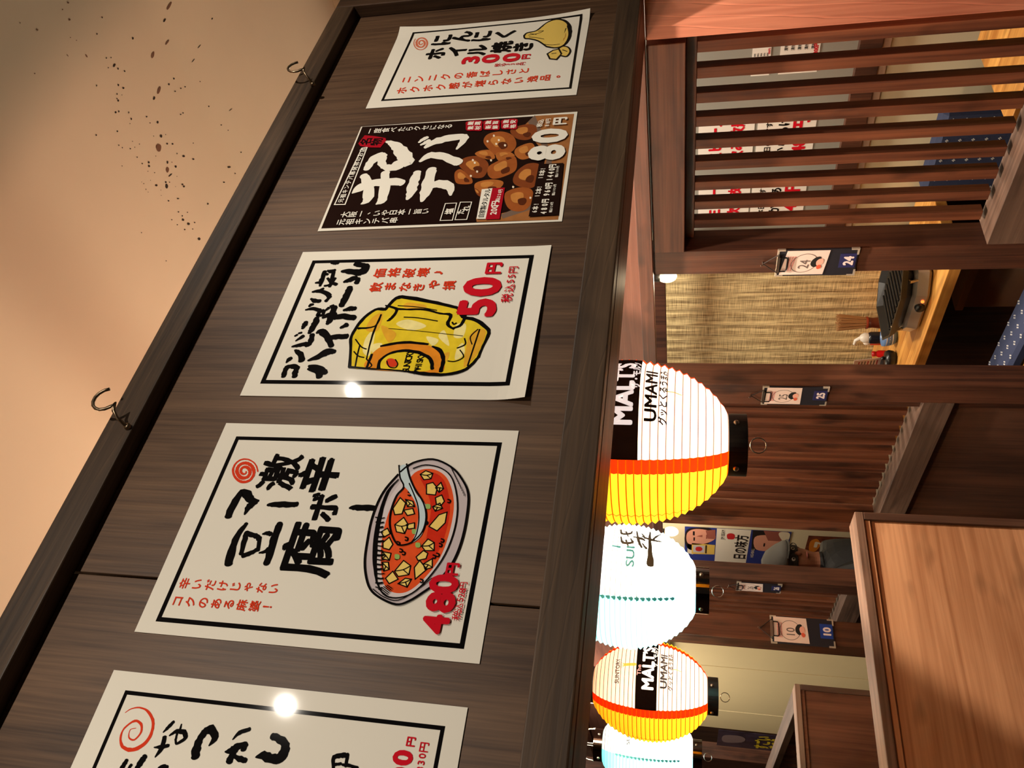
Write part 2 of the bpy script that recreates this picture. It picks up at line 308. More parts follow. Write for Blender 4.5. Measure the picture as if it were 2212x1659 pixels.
# ================================================================== printed artwork of the posters, millimetres on each 300 x 420 sheet
POSTER_ART = {
 'mabo': [
  ('S','border','black',5.62,[(17.1,24.5),(275.3,27.2),(278.3,398.1),(17,397.4),(17.1,24.5)]),
  ('T','title_lettering','black','激',224.2,108.9,56.5,0.03,1),
  ('T','title_lettering','black','辛',223.1,165.4,56.4,0.045,1),
  ('S','title_lettering','black',[10.96,10.44,9.39,12,10.44,3.65],[(156.1,61),(174.4,61.4),(191.2,66.4),(188.5,75.3),(180.9,83.4),(180.2,94.5)]),
  ('S','title_lettering','black',[2.57,9.75,9.24,2.57],[(159.9,82.5),(170.4,84.3),(175.3,88.1),(177.2,93.8)]),
  ('S','title_lettering','black',[3.54,8.1,8.6,7.59],[(174.9,109.2),(176.4,118.2),(176.8,135.7),(178.1,149.1)]),
  ('T','title_lettering','black','ボ',176,186.9,43.4,0.04,1),
  ('S','title_lettering','black',[2.93,8.3,8.3,6.83,4.88],[(176.6,221.5),(177.8,228.9),(177.9,245.6),(178.2,259.9),(180.6,262.8)]),
  ('S','title_lettering','black',[11.35,10.36,8.39,5.43],[(92.3,86.9),(114.9,83.9),(132.2,84.5),(147.1,90)]),
  ('S','title_lettering','black',[6.38,7.36,7.36,6.87],[(106.2,98.5),(120.6,96.6),(130.3,95.3),(135.3,95.8)]),
  ('S','title_lettering','black',[6.83,6.83,6.83,6.34],[(134,93.8),(132.1,104.5),(130.1,111.5),(126.7,115.2)]),
  ('S','title_lettering','black',[7.16,6.21,5.73],[(104,101.8),(108.2,111.2),(113.4,117.7)]),
  ('S','title_lettering','black',[5.84,5.84],[(112.3,118.9),(129.1,115.1)]),
  ('S','title_lettering','black',[2.38,5.71,5.24],[(108.9,121.9),(111.9,130.5),(115.6,131.6)]),
  ('S','title_lettering','black',[2.44,5.86,6.35],[(134.2,117.4),(135.8,123),(134.8,128.2)]),
  ('S','title_lettering','black',[8.23,10.16,10.65,8.23],[(95.7,136.4),(113.4,136),(130.4,135.2),(149.7,135.2)]),
  ('T','title_lettering','black','腐',117.9,186,74.3,0.028,1),
  ('S','spiral_mark','red',[1.9,2.14,2.38,2.61,2.84,3.07,3.28,3.49,3.69,3.88,4.05,4.21,4.36,4.5,4.61,4.71,4.79,4.86,4.91,4.93,4.94,4.93,4.91,4.86,4.79,4.71,4.61,4.5,4.36,4.21,4.05,3.88,3.69,3.49,3.28,3.07,2.84,2.61,2.38,2.14,1.9,1.9,1.9],[(222.9,60.4),(221.6,61.1),(220.3,61.1),(219.2,60.3),(218.7,58.8),(219.1,56.8),(220.4,54.7),(222.5,52.9),(225.1,52.1),(227.5,52.4),(229.3,54.1),(229.8,56.9),(228.9,60.3),(226.5,63.6),(223.1,66.1),(219.3,67.1),(215.8,66.4),(213.4,63.8),(212.8,59.8),(214.2,55.1),(217.6,50.6),(222.3,47.2),(227.5,45.9),(232.1,47),(235.1,50.5),(235.8,55.9),(233.8,62),(229.4,67.7),(223.4,71.8),(216.9,73.2),(211.3,71.7),(207.7,67.3),(207,60.8),(209.5,53.4),(214.8,46.5),(222,41.5),(229.9,39.7),(236.7,41.6),(241.1,46.9),(241.8,54.9),(238.7,63.8),(232.2,71.9),(223.6,77.4)]),
  ('T','caption_lettering','red','辛',63.2,39.2,14.8,0.02,1),
  ('T','caption_lettering','red','い',63.5,56.5,14.7,0.02,1),
  ('T','caption_lettering','red','だ',63.8,73.7,14.6,0.02,1),
  ('T','caption_lettering','red','け',64.1,90.7,14.5,0.02,1),
  ('T','caption_lettering','red','じ',64.4,107.6,14.4,0.02,1),
  ('T','caption_lettering','red','ゃ',64.7,124.4,14.3,0.02,1),
  ('T','caption_lettering','red','な',65,141.1,14.2,0.02,1),
  ('T','caption_lettering','red','い',65.2,157.6,14.1,0.02,1),
  ('T','caption_lettering','red','コ',40.6,39.7,14.5,0.02,1),
  ('T','caption_lettering','red','ク',40.9,56.8,14.4,0.02,1),
  ('T','caption_lettering','red','の',41.2,73.9,14.3,0.02,1),
  ('T','caption_lettering','red','あ',41.5,90.7,14.2,0.02,1),
  ('T','caption_lettering','red','る',41.7,107.5,14.1,0.02,1),
  ('T','caption_lettering','red','麻',42,124.1,14,0.02,1),
  ('T','caption_lettering','red','婆',42.3,140.7,13.9,0.02,1),
  ('T','caption_lettering','red','！',42.6,157,13.9,0.02,1),
  ('C','bowl_drawing','bowlgrey',[(230.3,275.8),(244.4,289.6),(251.4,314.8),(241.2,340.8),(226,357.8),(203.4,369.9),(171.5,374.4),(138.2,373.8),(110.5,368),(87.6,355.3),(73.6,341),(61.9,326.5),(57,312.7),(63.4,291.6),(73.1,277),(90,266.9),(110,260.4),(135.6,257),(159.7,255.2),(184.9,256.9),(205.8,262.4)]),
  ('C','bowl_drawing','bowllight',[(225.3,284.3),(236.5,296.2),(241.6,319.2),(230.5,340.5),(210.3,353.7),(180.5,361.5),(146.8,361.1),(114.1,354.3),(86.5,340.4),(68.1,325.1),(64.7,308.7),(71.9,289.4),(90.7,276.8),(117.6,269.8),(150.5,265.8),(177.8,267.1),(201.1,273.2)]),
  ('C','bowl_drawing','soup',[(231.1,295),(237.4,315.3),(228.9,334.9),(210,347.9),(185.1,355.7),(151.3,356.9),(118.5,352.3),(91.9,339.3),(74.4,323.7),(71,307.1),(78.7,293.2),(97.9,283.9),(127.3,276.4),(155.9,273.8),(180.8,275.8),(204.3,284.4)]),
  ('C','bowl_drawing','soupdeep',[(226.2,303.3),(232.2,318.8),(222.4,335),(199.7,346.4),(175.1,352.3),(139.2,351.5),(113.4,343.5),(112.6,332.6),(147.2,329.7),(183.6,326.6),(208.3,314.3)]),
  ('F','bowl_drawing','tofu',[(228.8,302.7),(234.4,308.7),(230.9,319),(222.9,318.3),(221.1,309.2)]),
  ('F','bowl_drawing','tofu',[(214.8,314.1),(217.8,321.8),(210.4,329.2),(200.1,328.9),(200.8,317.1)]),
  ('F','bowl_drawing','tofu',[(210.3,326.9),(218.3,332.3),(209.5,337.5),(204.1,332.8)]),
  ('F','bowl_drawing','tofu',[(196.3,329.7),(200.5,337),(191.9,342.2),(185.5,338.9),(187.6,332.7)]),
  ('F','bowl_drawing','tofu',[(183.7,328.8),(189.1,337),(181.9,341.9),(177.7,333.5)]),
  ('F','bowl_drawing','tofu',[(156.8,329.9),(173.1,339.1),(177.3,348.5),(162.7,349.1),(151.5,341.2)]),
  ('F','bowl_drawing','tofu',[(130.6,326.5),(140.3,332.3),(136.2,341),(125.9,343.1),(125.1,332.1)]),
  ('F','bowl_drawing','tofu',[(116.5,322.9),(125,329.9),(122,336.1),(115.1,335.4),(112.2,326.1)]),
  ('F','bowl_drawing','tofu',[(108.2,333.6),(115.6,343),(104.5,345.3),(101.7,337.2)]),
  ('F','bowl_drawing','tofu',[(103,323.7),(112.3,328.3),(101.9,339.3),(88.9,328)]),
  ('F','bowl_drawing','tofu',[(96.9,300.8),(111,308.6),(104.9,318.9),(93.8,319.2),(90.7,306.8)]),
  ('F','bowl_drawing','tofu',[(87.4,292.1),(96.7,298.7),(87.4,307.6),(81.2,298.1)]),
  ('F','bowl_drawing','tofu',[(82,308.8),(89.1,315.9),(88.6,323.7),(78.5,320.6)]),
  ('F','bowl_drawing','tofu',[(132.1,277.5),(139.6,283.6),(130.6,290.4),(123.4,287.6),(125.2,279.2)]),
  ('F','bowl_drawing','tofu',[(120.5,279.3),(119,291),(109.8,291),(111.4,281.6)]),
  ('F','bowl_drawing','tofu',[(146.1,271.6),(151.3,278.4),(144.4,283.6),(139.2,276.8)]),
  ('F','bowl_drawing','tofu',[(156.6,286.4),(167,295.5),(157.6,303.4),(145.5,301.7),(147.2,290.9)]),
  ('F','bowl_drawing','tofu',[(178.5,278.7),(194,284.4),(186.8,293.2),(171.7,292.1),(170,283.1)]),
  ('F','bowl_drawing','tofu',[(191.8,292),(189.8,301.9),(182.4,305.9),(181.9,296.7)]),
  ('F','bowl_drawing','tofu',[(176.7,293.2),(179.8,304.2),(172.6,308.1),(169.7,299.5)]),
  ('F','bowl_drawing','tofu',[(106.9,282.7),(107.5,290.5),(98.6,293.8),(96,287.7)]),
  ('F','bowl_drawing','tofu',[(157.5,301.2),(160.5,310.8),(153.3,312.4),(151.7,304.8)]),
  ('S','bowl_drawing','black',1.49,[(228.8,302.7),(234.4,308.7),(230.9,319),(222.9,318.3),(221.1,309.2),(228.8,302.7)]),
  ('S','bowl_drawing','black',1.45,[(214.8,314.1),(217.8,321.8),(210.4,329.2),(200.1,328.9),(200.8,317.1),(214.8,314.1)]),
  ('S','bowl_drawing','black',1.46,[(210.3,326.9),(218.3,332.3),(209.5,337.5),(204.1,332.8),(210.3,326.9)]),
  ('S','bowl_drawing','black',1.43,[(196.3,329.7),(200.5,337),(191.9,342.2),(185.5,338.9),(187.6,332.7),(196.3,329.7)]),
  ('S','bowl_drawing','black',1.42,[(183.7,328.8),(189.1,337),(181.9,341.9),(177.7,333.5),(183.7,328.8)]),
  ('S','bowl_drawing','black',1.39,[(156.8,329.9),(173.1,339.1),(177.3,348.5),(162.7,349.1),(151.5,341.2),(156.8,329.9)]),
  ('S','bowl_drawing','black',1.34,[(130.6,326.5),(140.3,332.3),(136.2,341),(125.9,343.1),(125.1,332.1),(130.6,326.5)]),
  ('S','bowl_drawing','black',1.33,[(116.5,322.9),(125,329.9),(122,336.1),(115.1,335.4),(112.2,326.1),(116.5,322.9)]),
  ('S','bowl_drawing','black',1.31,[(108.2,333.6),(115.6,343),(104.5,345.3),(101.7,337.2),(108.2,333.6)]),
  ('S','bowl_drawing','black',1.31,[(103,323.7),(112.3,328.3),(101.9,339.3),(88.9,328),(103,323.7)]),
  ('S','bowl_drawing','black',1.31,[(96.9,300.8),(111,308.6),(104.9,318.9),(93.8,319.2),(90.7,306.8),(96.9,300.8)]),
  ('S','bowl_drawing','black',1.31,[(87.4,292.1),(96.7,298.7),(87.4,307.6),(81.2,298.1),(87.4,292.1)]),
  ('S','bowl_drawing','black',1.3,[(82,308.8),(89.1,315.9),(88.6,323.7),(78.5,320.6),(82,308.8)]),
  ('S','bowl_drawing','black',1.37,[(132.1,277.5),(139.6,283.6),(130.6,290.4),(123.4,287.6),(125.2,279.2),(132.1,277.5)]),
  ('S','bowl_drawing','black',1.35,[(120.5,279.3),(119,291),(109.8,291),(111.4,281.6),(120.5,279.3)]),
  ('S','bowl_drawing','black',1.4,[(146.1,271.6),(151.3,278.4),(144.4,283.6),(139.2,276.8),(146.1,271.6)]),
  ('S','bowl_drawing','black',1.39,[(156.6,286.4),(167,295.5),(157.6,303.4),(145.5,301.7),(147.2,290.9),(156.6,286.4)]),
  ('S','bowl_drawing','black',1.43,[(178.5,278.7),(194,284.4),(186.8,293.2),(171.7,292.1),(170,283.1),(178.5,278.7)]),
  ('S','bowl_drawing','black',1.44,[(191.8,292),(189.8,301.9),(182.4,305.9),(181.9,296.7),(191.8,292)]),
  ('S','bowl_drawing','black',1.43,[(176.7,293.2),(179.8,304.2),(172.6,308.1),(169.7,299.5),(176.7,293.2)]),
  ('S','bowl_drawing','black',1.33,[(106.9,282.7),(107.5,290.5),(98.6,293.8),(96,287.7),(106.9,282.7)]),
  ('S','bowl_drawing','black',1.4,[(157.5,301.2),(160.5,310.8),(153.3,312.4),(151.7,304.8),(157.5,301.2)]),
  ('S','bowl_drawing','black',1.25,[(228.8,302.7),(227.6,311.6),(230.9,319)]),
  ('S','bowl_drawing','black',1.24,[(227.6,311.6),(222.9,318.3)]),
  ('S','bowl_drawing','black',1.22,[(210.3,326.9),(210.5,332.4),(209.5,337.5)]),
  ('S','bowl_drawing','black',1.22,[(210.5,332.4),(204.1,332.8)]),
  ('S','bowl_drawing','black',1.19,[(183.7,328.8),(183.1,335.3),(181.9,341.9)]),
  ('S','bowl_drawing','black',1.18,[(183.1,335.3),(177.7,333.5)]),
  ('S','bowl_drawing','black',1.13,[(130.6,326.5),(131.6,335),(136.2,341)]),
  ('S','bowl_drawing','black',1.12,[(131.6,335),(125.9,343.1)]),
  ('S','bowl_drawing','black',1.1,[(108.2,333.6),(107.5,339.8),(104.5,345.3)]),
  ('S','bowl_drawing','black',1.09,[(107.5,339.8),(101.7,337.2)]),
  ('S','bowl_drawing','black',1.1,[(96.9,300.8),(99.4,310.9),(104.9,318.9)]),
  ('S','bowl_drawing','black',1.09,[(99.4,310.9),(93.8,319.2)]),
  ('S','bowl_drawing','black',1.08,[(82,308.8),(84.5,317.3),(88.6,323.7)]),
  ('S','bowl_drawing','black',1.07,[(84.5,317.3),(78.5,320.6)]),
  ('S','bowl_drawing','black',1.13,[(120.5,279.3),(115.2,285.7),(109.8,291)]),
  ('S','bowl_drawing','black',1.13,[(115.2,285.7),(111.4,281.6)]),
  ('S','bowl_drawing','black',1.17,[(156.6,286.4),(154.8,295.6),(157.6,303.4)]),
  ('S','bowl_drawing','black',1.16,[(154.8,295.6),(145.5,301.7)]),
  ('S','bowl_drawing','black',1.21,[(191.8,292),(186.5,299.1),(182.4,305.9)]),
  ('S','bowl_drawing','black',1.2,[(186.5,299.1),(181.9,296.7)]),
  ('S','bowl_drawing','black',1.11,[(106.9,282.7),(102.2,288.7),(98.6,293.8)]),
  ('S','bowl_drawing','black',1.11,[(102.2,288.7),(96,287.7)]),
  ('S','bowl_drawing','black',1.58,[(125.4,300.1),(124.2,303.9),(121,303.8),(121.7,300.9)]),
  ('S','bowl_drawing','black',1.57,[(115.9,296.7),(114.8,300.6),(111.6,300.4),(112.3,297.6)]),
  ('S','bowl_drawing','black',1.57,[(122.2,304.2),(121,308.1),(117.8,307.9),(118.5,305)]),
  ('S','bowl_drawing','black',1.55,[(120.1,342.5),(119,346.3),(115.8,346),(116.5,343.3)]),
  ('S','bowl_drawing','black',1.58,[(141.3,348.2),(140.1,352),(136.8,351.7),(137.6,348.9)]),
  ('S','bowl_drawing','black',1.57,[(135.4,347.1),(134.2,350.9),(131,350.7),(131.7,347.9)]),
  ('S','bowl_drawing','black',1.58,[(133.6,319.6),(132.5,323.4),(129.2,323.2),(129.9,320.4)]),
  ('S','bowl_drawing','black',1.63,[(163.7,323.2),(162.4,327.1),(159,326.9),(159.8,324)]),
  ('S','bowl_drawing','black',1.67,[(194.6,345.6),(193.3,349.5),(189.8,349.3),(190.6,346.4)]),
  ('S','bowl_drawing','black',1.51,[(89.3,333.8),(88.3,337.5),(85.2,337.3),(85.9,334.5)]),
  ('S','bowl_drawing','black',1.71,[(202.1,292.5),(200.7,296.6),(197.1,296.5),(198,293.4)]),
  ('S','bowl_drawing','black',1.6,[(140.8,303.2),(139.7,307.1),(136.3,307),(137.1,304.1)]),
  ('S','bowl_drawing','black',1.55,[(122.6,346.4),(121.5,350.1),(118.3,349.9),(119,347.1)]),
  ('S','bowl_drawing','black',1.6,[(134.4,294.5),(133.2,298.4),(129.9,298.3),(130.7,295.4)]),
  ('C','bowl_drawing','leek',[(186.2,319.7),(186,325.4),(180.6,326.5),(180.3,321.5)]),
  ('C','bowl_drawing','leek',[(134,318.6),(133.9,324),(128.8,325.1),(128.5,320.2)]),
  ('C','bowl_drawing','leek',[(151.3,310.2),(151.1,315.7),(146,316.8),(145.6,311.9)]),
  ('C','bowl_drawing','leek',[(117.5,296.5),(117.4,301.9),(112.4,303.1),(112.1,298.3)]),
  ('C','bowl_drawing','spoon',[(235.5,272.9),(241.3,280.5),(222.9,289.6),(200.1,304.3),(185.7,319.2),(163.7,324.3),(144.5,323.5),(134.5,314.4),(148.7,315.7),(168,314.2),(185.1,307.7),(202.2,294.4),(214.6,281.9)]),
  ('S','bowl_drawing','black',2.05,[(240.9,271.6),(222.3,277.7),(209.5,285.5),(196.3,279.1),(175.9,277),(156.3,280),(139.9,288.1),(130.5,297.2),(131.2,307.3),(136.9,316.1),(149.2,323.6),(168.6,324),(188,316.3),(207.6,300.3),(225.5,289),(243.5,281.2)]),
  ('S','bowl_drawing','black',1.64,[(215,291.4),(197.5,302.5),(182.7,310.5),(163.2,316),(144,316.8),(133.2,312.5)]),
  ('S','bowl_drawing','black',2.53,[(230.3,275.8),(244.9,289.5),(251.4,314.8),(241.2,340.8),(224.7,358),(203.5,370.4),(171.5,374.4),(138.2,373.8),(110.5,368),(87.6,355.3),(73.6,341),(61.9,326.5),(57,312.7),(63.4,291.6),(73.1,277),(90,266.9),(110,260.4),(135.6,257),(159.7,255.2),(184.9,256.9),(205.8,262.4),(227.5,274)]),
  ('S','bowl_drawing','black',[1.39,3.25,4.65,5.11,4.18,1.86],[(219.6,275.9),(200.8,266.1),(170.1,264.3),(136.2,267.2),(104.1,274.4),(82.3,282.4)]),
  ('S','bowl_drawing','black',1.61,[(82.3,282.4),(67.9,294.8),(64.5,310.9),(71.6,328.6),(91.1,343.8),(121.1,357.3),(156.4,362.6),(190.3,359.3),(222.9,346.7),(238,329.5),(242.4,307),(236.3,291.4)]),
  ('S','bowl_drawing','black',1.06,[(73.3,280.3),(64.8,295.6),(61.9,313.6),(75.1,332.1),(91.4,348)]),
  ('S','bowl_drawing','black',1.43,[(164.9,259),(163.9,267.8),(165.1,271.5)]),
  ('S','bowl_drawing','black',2.14,[(158.6,261.5),(157.4,266.8),(158.7,272.1)]),
  ('S','bowl_drawing','black',2.83,[(152.3,263.2),(151.2,267.9),(152.4,272.8)]),
  ('S','bowl_drawing','black',1.4,[(146.1,264.1),(145.1,272.5),(146.2,273.4)]),
  ('S','bowl_drawing','black',2.09,[(139.9,264.9),(138.9,272),(140.2,277.7)]),
  ('S','bowl_drawing','black',2.78,[(133.8,266.3),(132.7,272.3),(134.1,278.3)]),
  ('S','bowl_drawing','black',1.38,[(127.8,268.5),(126.9,276.9),(128,279)]),
  ('S','bowl_drawing','black',2.05,[(121.8,270.9),(120.8,277.2),(121.9,279.6)]),
  ('S','bowl_drawing','black',2.72,[(115.9,272.7),(114.8,276.7),(116.2,283.8)]),
  ('S','bowl_drawing','black',1.35,[(110,273.7),(109.1,281.1),(110.2,284.4)]),
  ('S','bowl_drawing','black',2.01,[(104.1,274.4),(103.2,282.1),(104.4,284.9)]),
  ('S','bowl_drawing','black',2.67,[(98.3,275.5),(97.3,281.1),(98.5,285.5)]),
  ('S','bowl_drawing','black',1.32,[(92.6,277.4),(91.8,285.1),(93,289.6)]),
  ('S','bowl_drawing','black',1.97,[(86.9,279.7),(86.1,286.9),(87.2,290.2)]),
  ('S','bowl_drawing','black',2.62,[(81.3,281.7),(80.3,285.6),(81.5,290.7)]),
  ('S','bowl_drawing','black',1.3,[(75.7,282.9),(74.9,288.9),(75.9,291.3)]),
  ('S','bowl_drawing','black',1,[(239.8,341.1),(236,344.2)]),
  ('S','bowl_drawing','black',0.99,[(236.5,343.4),(232.6,346.2)]),
  ('S','bowl_drawing','black',0.99,[(233.1,345.7),(229.3,348.3)]),
  ('S','bowl_drawing','black',0.99,[(229.8,347.9),(225.9,350.3)]),
  ('S','bowl_drawing','black',0.98,[(226.5,350.2),(222.6,352.3)]),
  ('S','bowl_drawing','black',0.98,[(223.2,352.5),(219.4,354.3)]),
  ('S','bowl_drawing','black',0.98,[(219.9,354.7),(216.1,356.3)]),
  ('S','bowl_drawing','black',0.97,[(216.6,356.9),(212.8,358.3)]),
  ('S','bowl_drawing','black',0.97,[(213.4,359.2),(209.6,360.3)]),
  ('S','bowl_drawing','black',0.96,[(210.2,361.4),(206.4,362.3)]),
  ('S','bowl_drawing','black',0.96,[(206.9,363.6),(203.2,364.2)]),
  ('S','bowl_drawing','black',0.96,[(203.7,365.7),(200,366.2)]),
  ('S','bowl_drawing','black',1.07,[(73.8,286.7),(66.2,299.6)]),
  ('S','bowl_drawing','black',1.07,[(74.8,288.7),(67.9,300.5)]),
  ('S','bowl_drawing','black',1.07,[(75.9,290.6),(69.7,301.3)]),
  ('S','bowl_drawing','black',1.07,[(76.9,292.6),(71.5,302.2)]),
  ('S','bowl_drawing','black',1.08,[(77.9,294.5),(73.3,303.1)]),
  ('S','bowl_drawing','black',1.08,[(78.9,296.4),(75.1,303.9)]),
  ('T','price_lettering','price','4',38,363.7,40.6,0.045,1),
  ('T','price_lettering','price','8',63.4,364.4,43.9,0.045,1.05),
  ('T','price_lettering','price','0',85,363.7,44.6,0.045,1),
  ('T','price_lettering','price','円',103.6,370.4,17,0.045,1),
  ('T','price_lettering','price','税',49.6,385.8,11,0.012,1),
  ('T','price_lettering','price','込',59.1,386.5,10.2,0.012,1),
  ('T','price_lettering','price','5',67.8,386.6,10.7,0.012,1),
  ('T','price_lettering','price','2',72.9,386.9,10.7,0.012,1),
  ('T','price_lettering','price','8',78.2,387,10.8,0.012,1),
  ('T','price_lettering','price','円',84.6,387.3,10,0.012,1),
 ],
 'highball': [
  ('S','border','black',6.9,[(25.5,27.3),(275.2,27.9),(276.2,391.7),(26.7,391.7),(25.5,27.3)]),
  ('S','title_lettering','black',[7.82,8.34,7.82],[(35.7,56.3),(45.7,55.3),(53.7,55.5)]),
  ('S','title_lettering','black',[6.81,8.9,8.9],[(53.7,55.5),(54.9,64.1),(51.4,73.6)]),
  ('S','title_lettering','black',[8.81,9.32,8.81],[(35.8,74),(42.9,72.4),(51.4,72.4)]),
  ('S','title_lettering','black',[2.65,7.95,6.89],[(61.5,51.9),(67.3,54),(70.2,56.6)]),
  ('S','title_lettering','black',[10.71,10.17,6.96,3.21],[(65.8,74.9),(76.1,70.4),(83.5,61.9),(85.9,57.5)]),
  ('S','title_lettering','black',[3.24,8.1,8.1],[(92.5,50.5),(95.4,60.4),(98.3,71.6)]),
  ('S','title_lettering','black',[8.15,9.23,9.23,8.15],[(95.3,72.6),(98.3,76.5),(107.3,77.3),(116.5,75.6)]),
  ('S','title_lettering','black',[2.73,6.56,7.1],[(103.9,52.8),(110.5,59.2),(113.5,61.9)]),
  ('S','title_lettering','black',[3.85,4.4],[(113.7,48.4),(116.1,51.2)]),
  ('S','title_lettering','black',[3.85,4.41],[(119.1,52.7),(120.3,56.8)]),
  ('S','title_lettering','black',[5.02,9.47,7.24],[(129,55.7),(136.7,56.9),(142.1,57.2)]),
  ('S','title_lettering','black',[6.13,10.59,11.14,8.36],[(119.6,69.8),(128.8,71.8),(141.2,73.3),(150.7,72.4)]),
  ('S','title_lettering','black',[3.42,6.85,7.42],[(167.6,48.3),(170,58.8),(166.6,72.4)]),
  ('S','title_lettering','black',[4.6,6.32,4.6],[(175,52.2),(178.2,53.7),(179.1,57.2)]),
  ('S','title_lettering','black',[6.23,7.36,6.23,5.09,5.66],[(155.4,72.1),(163.4,73.4),(164.9,79.2),(156.9,80.4),(155.4,73.4)]),
  ('S','title_lettering','black',[4.04,8.66,7.51],[(191.4,49.6),(187,57.3),(186.1,66.4)]),
  ('S','title_lettering','black',[4.07,7.57,8.73,7.57],[(206.4,47.4),(207.8,58.5),(202.4,74.1),(194,80.4)]),
  ('S','title_lettering','black',[5.75,6.32],[(194,80.4),(185.9,76.6)]),
  ('S','title_lettering','black',[2.94,5.29],[(211.1,58.7),(213.3,63.7)]),
  ('S','title_lettering','black',[3.57,7.14,7.14],[(226.6,46.2),(228.1,53.5),(235,54)]),
  ('S','title_lettering','black',[4.77,7.76,7.16],[(219.6,56.1),(233.2,55.8),(252.2,53.9)]),
  ('S','title_lettering','black',[4.13,5.9,5.9],[(219.4,63.9),(222.6,73.2),(236.1,76.9)]),
  ('S','title_lettering','black',[4.73,6.51,6.51],[(236.4,63.9),(225.9,74.7),(222.3,83.5)]),
  ('S','title_lettering','black',[5.35,7.13,6.54],[(217.5,73.4),(232.8,72.7),(251.8,69.6)]),
  ('S','title_lettering','black',[3.61,5.41],[(248.8,53.6),(245.1,61.3)]),
  ('S','title_lettering','black',[4.22,8.45,5.43],[(253.8,58.6),(251.9,65.7),(255.2,71.2)]),
  ('S','title_lettering','black',[4.28,9.17,6.12],[(271.4,59.9),(271.9,66.3),(271,71.8)]),
  ('S','title_lettering','black',[4.12,11.33,10.3],[(50,90.6),(45.7,107.3),(35.9,112.6)]),
  ('S','title_lettering','black',[4.12,12.88,11.85,7.73],[(55.7,90),(51.4,100.8),(47.2,113.8),(42.9,120.3)]),
  ('S','title_lettering','black',[3.7,10.58,12.7,7.94],[(65.8,85.6),(73.1,98.8),(81.8,110.4),(83.2,121.9)]),
  ('S','title_lettering','black',[3.79,11.92,10.84,8.13],[(119.5,82),(122.5,88.4),(111.7,101.4),(93.6,114.1)]),
  ('S','title_lettering','black',[10.81,9.73,10.81],[(108.6,102.3),(111.6,116),(112.9,132.4)]),
  ('S','title_lettering','black',[4.49,9.54,11.22],[(150.5,82.3),(155.2,88.3),(156.6,100.3)]),
  ('S','title_lettering','black',[5.63,11.27,10.14,11.27],[(137.9,93.6),(147.2,95.7),(163,95.9),(172.6,94.3)]),
  ('S','title_lettering','black',[11.14,11.14,10.58],[(151.8,101.7),(153.2,116),(149.8,134.1)]),
  ('S','title_lettering','black',[4.39,9.33],[(129.8,117.9),(135.9,125.9)]),
  ('S','title_lettering','black',[4.5,9.57,8.44],[(165.9,112.4),(169,121.4),(169.5,129.9)]),
  ('S','title_lettering','black',[3.97,5.68],[(166.4,82.5),(171.2,86)]),
  ('S','title_lettering','black',[3.98,5.69],[(174.4,87.6),(175.9,92.1)]),
  ('S','title_lettering','black',[9.84,11.58,11.58,9.84],[(175.7,105.9),(188.6,107.1),(205,108.7),(215,108.4)]),
  ('S','title_lettering','black',[4.13,10.63,8.86],[(227.1,94.8),(231.9,103.7),(236.8,112.5)]),
  ('S','title_lettering','black',[8.85,8.26],[(224.8,117.1),(234.3,117)]),
  ('S','title_lettering','black',[4.79,11.98,13.78],[(251.4,84),(251,98.3),(247,114.8)]),
  ('S','title_lettering','black',[13.74,14.33,11.94],[(247,114.8),(253.7,123.2),(264.2,121.7)]),
  ('S','title_lettering','black',[10.29,10.9],[(262.4,122.2),(268.2,103.8)]),
  ('T','caption_lettering','red','価',245,151,21.4,0.024,1),
  ('T','caption_lettering','red','格',247,174.4,21.3,0.024,1),
  ('T','caption_lettering','red','破',244.6,199.6,21.1,0.024,1),
  ('T','caption_lettering','red','壊',245.6,223.5,21,0.024,1),
  ('T','caption_lettering','red','♪',244.3,248.1,20.8,0.024,1),
  ('T','caption_lettering','red','飲',214.6,152.5,21.1,0.024,1),
  ('T','caption_lettering','red','ま',216,175.8,21,0.024,1),
  ('T','caption_lettering','red','な',214.5,200.2,20.8,0.024,1),
  ('T','caption_lettering','red','き',212.9,222.7,20.7,0.024,1),
  ('T','caption_lettering','red','ゃ',218.3,246.7,23.5,0.024,1),
  ('T','caption_lettering','red','損',216,271.4,20.4,0.024,1),
  ('C','mug_drawing','mugyellow',[(55.7,155.7),(109.8,141.7),(141.8,148.5),(163.5,164.6),(164.8,181.2),(188.5,192.4),(189.7,214.1),(177.6,260.1),(166.7,293),(148.9,303.5),(142.5,325.5),(130.3,343.6),(119.2,348.9),(93.6,345.4),(73.7,342.2),(52,328.4),(43.7,301.3),(45.3,267.6),(48.6,226.4),(51.4,186.9)]),
  ('C','mug_drawing','mugpale',[(109.6,164.4),(124.6,174.7),(77.1,180.1),(83,166.8)]),
  ('C','mug_drawing','mugpale',[(136.5,205),(124,231.6),(132.8,253.1),(145.5,221.9)]),
  ('C','mug_drawing','mugpale',[(111.7,276.1),(94,295.8),(123.5,282.9)]),
  ('C','mug_drawing','mugpale',[(135.3,299.1),(135.1,313),(111.3,312.9),(111.5,299.1)]),
  ('C','mug_drawing','mugpale',[(94.7,177.8),(97.5,193.5),(71.3,188.6)]),
  ('C','mug_drawing','mugpale',[(88.1,308.2),(99.6,315.1),(79.5,321.1),(68.2,309.8)]),
  ('C','mug_drawing','mugpale',[(111.8,257.6),(105.7,277.4),(94.1,270.7)]),
  ('C','mug_drawing','mugamber',[(149.4,163.4),(158.6,178),(124.6,179.5),(124.8,160.3)]),
  ('C','mug_drawing','mugamber',[(111.3,322),(125.9,335.3),(119.9,345.4),(82.2,340.7),(59.8,329.2),(59.8,323.7)]),
  ('C','mug_drawing','mugamber',[(180.1,213.9),(173.2,244.3),(163.9,234.4),(170.6,208.8)]),
  ('C','mug_drawing','mugamber',[(133.7,181.9),(118.2,209.5),(100.4,202.1)]),
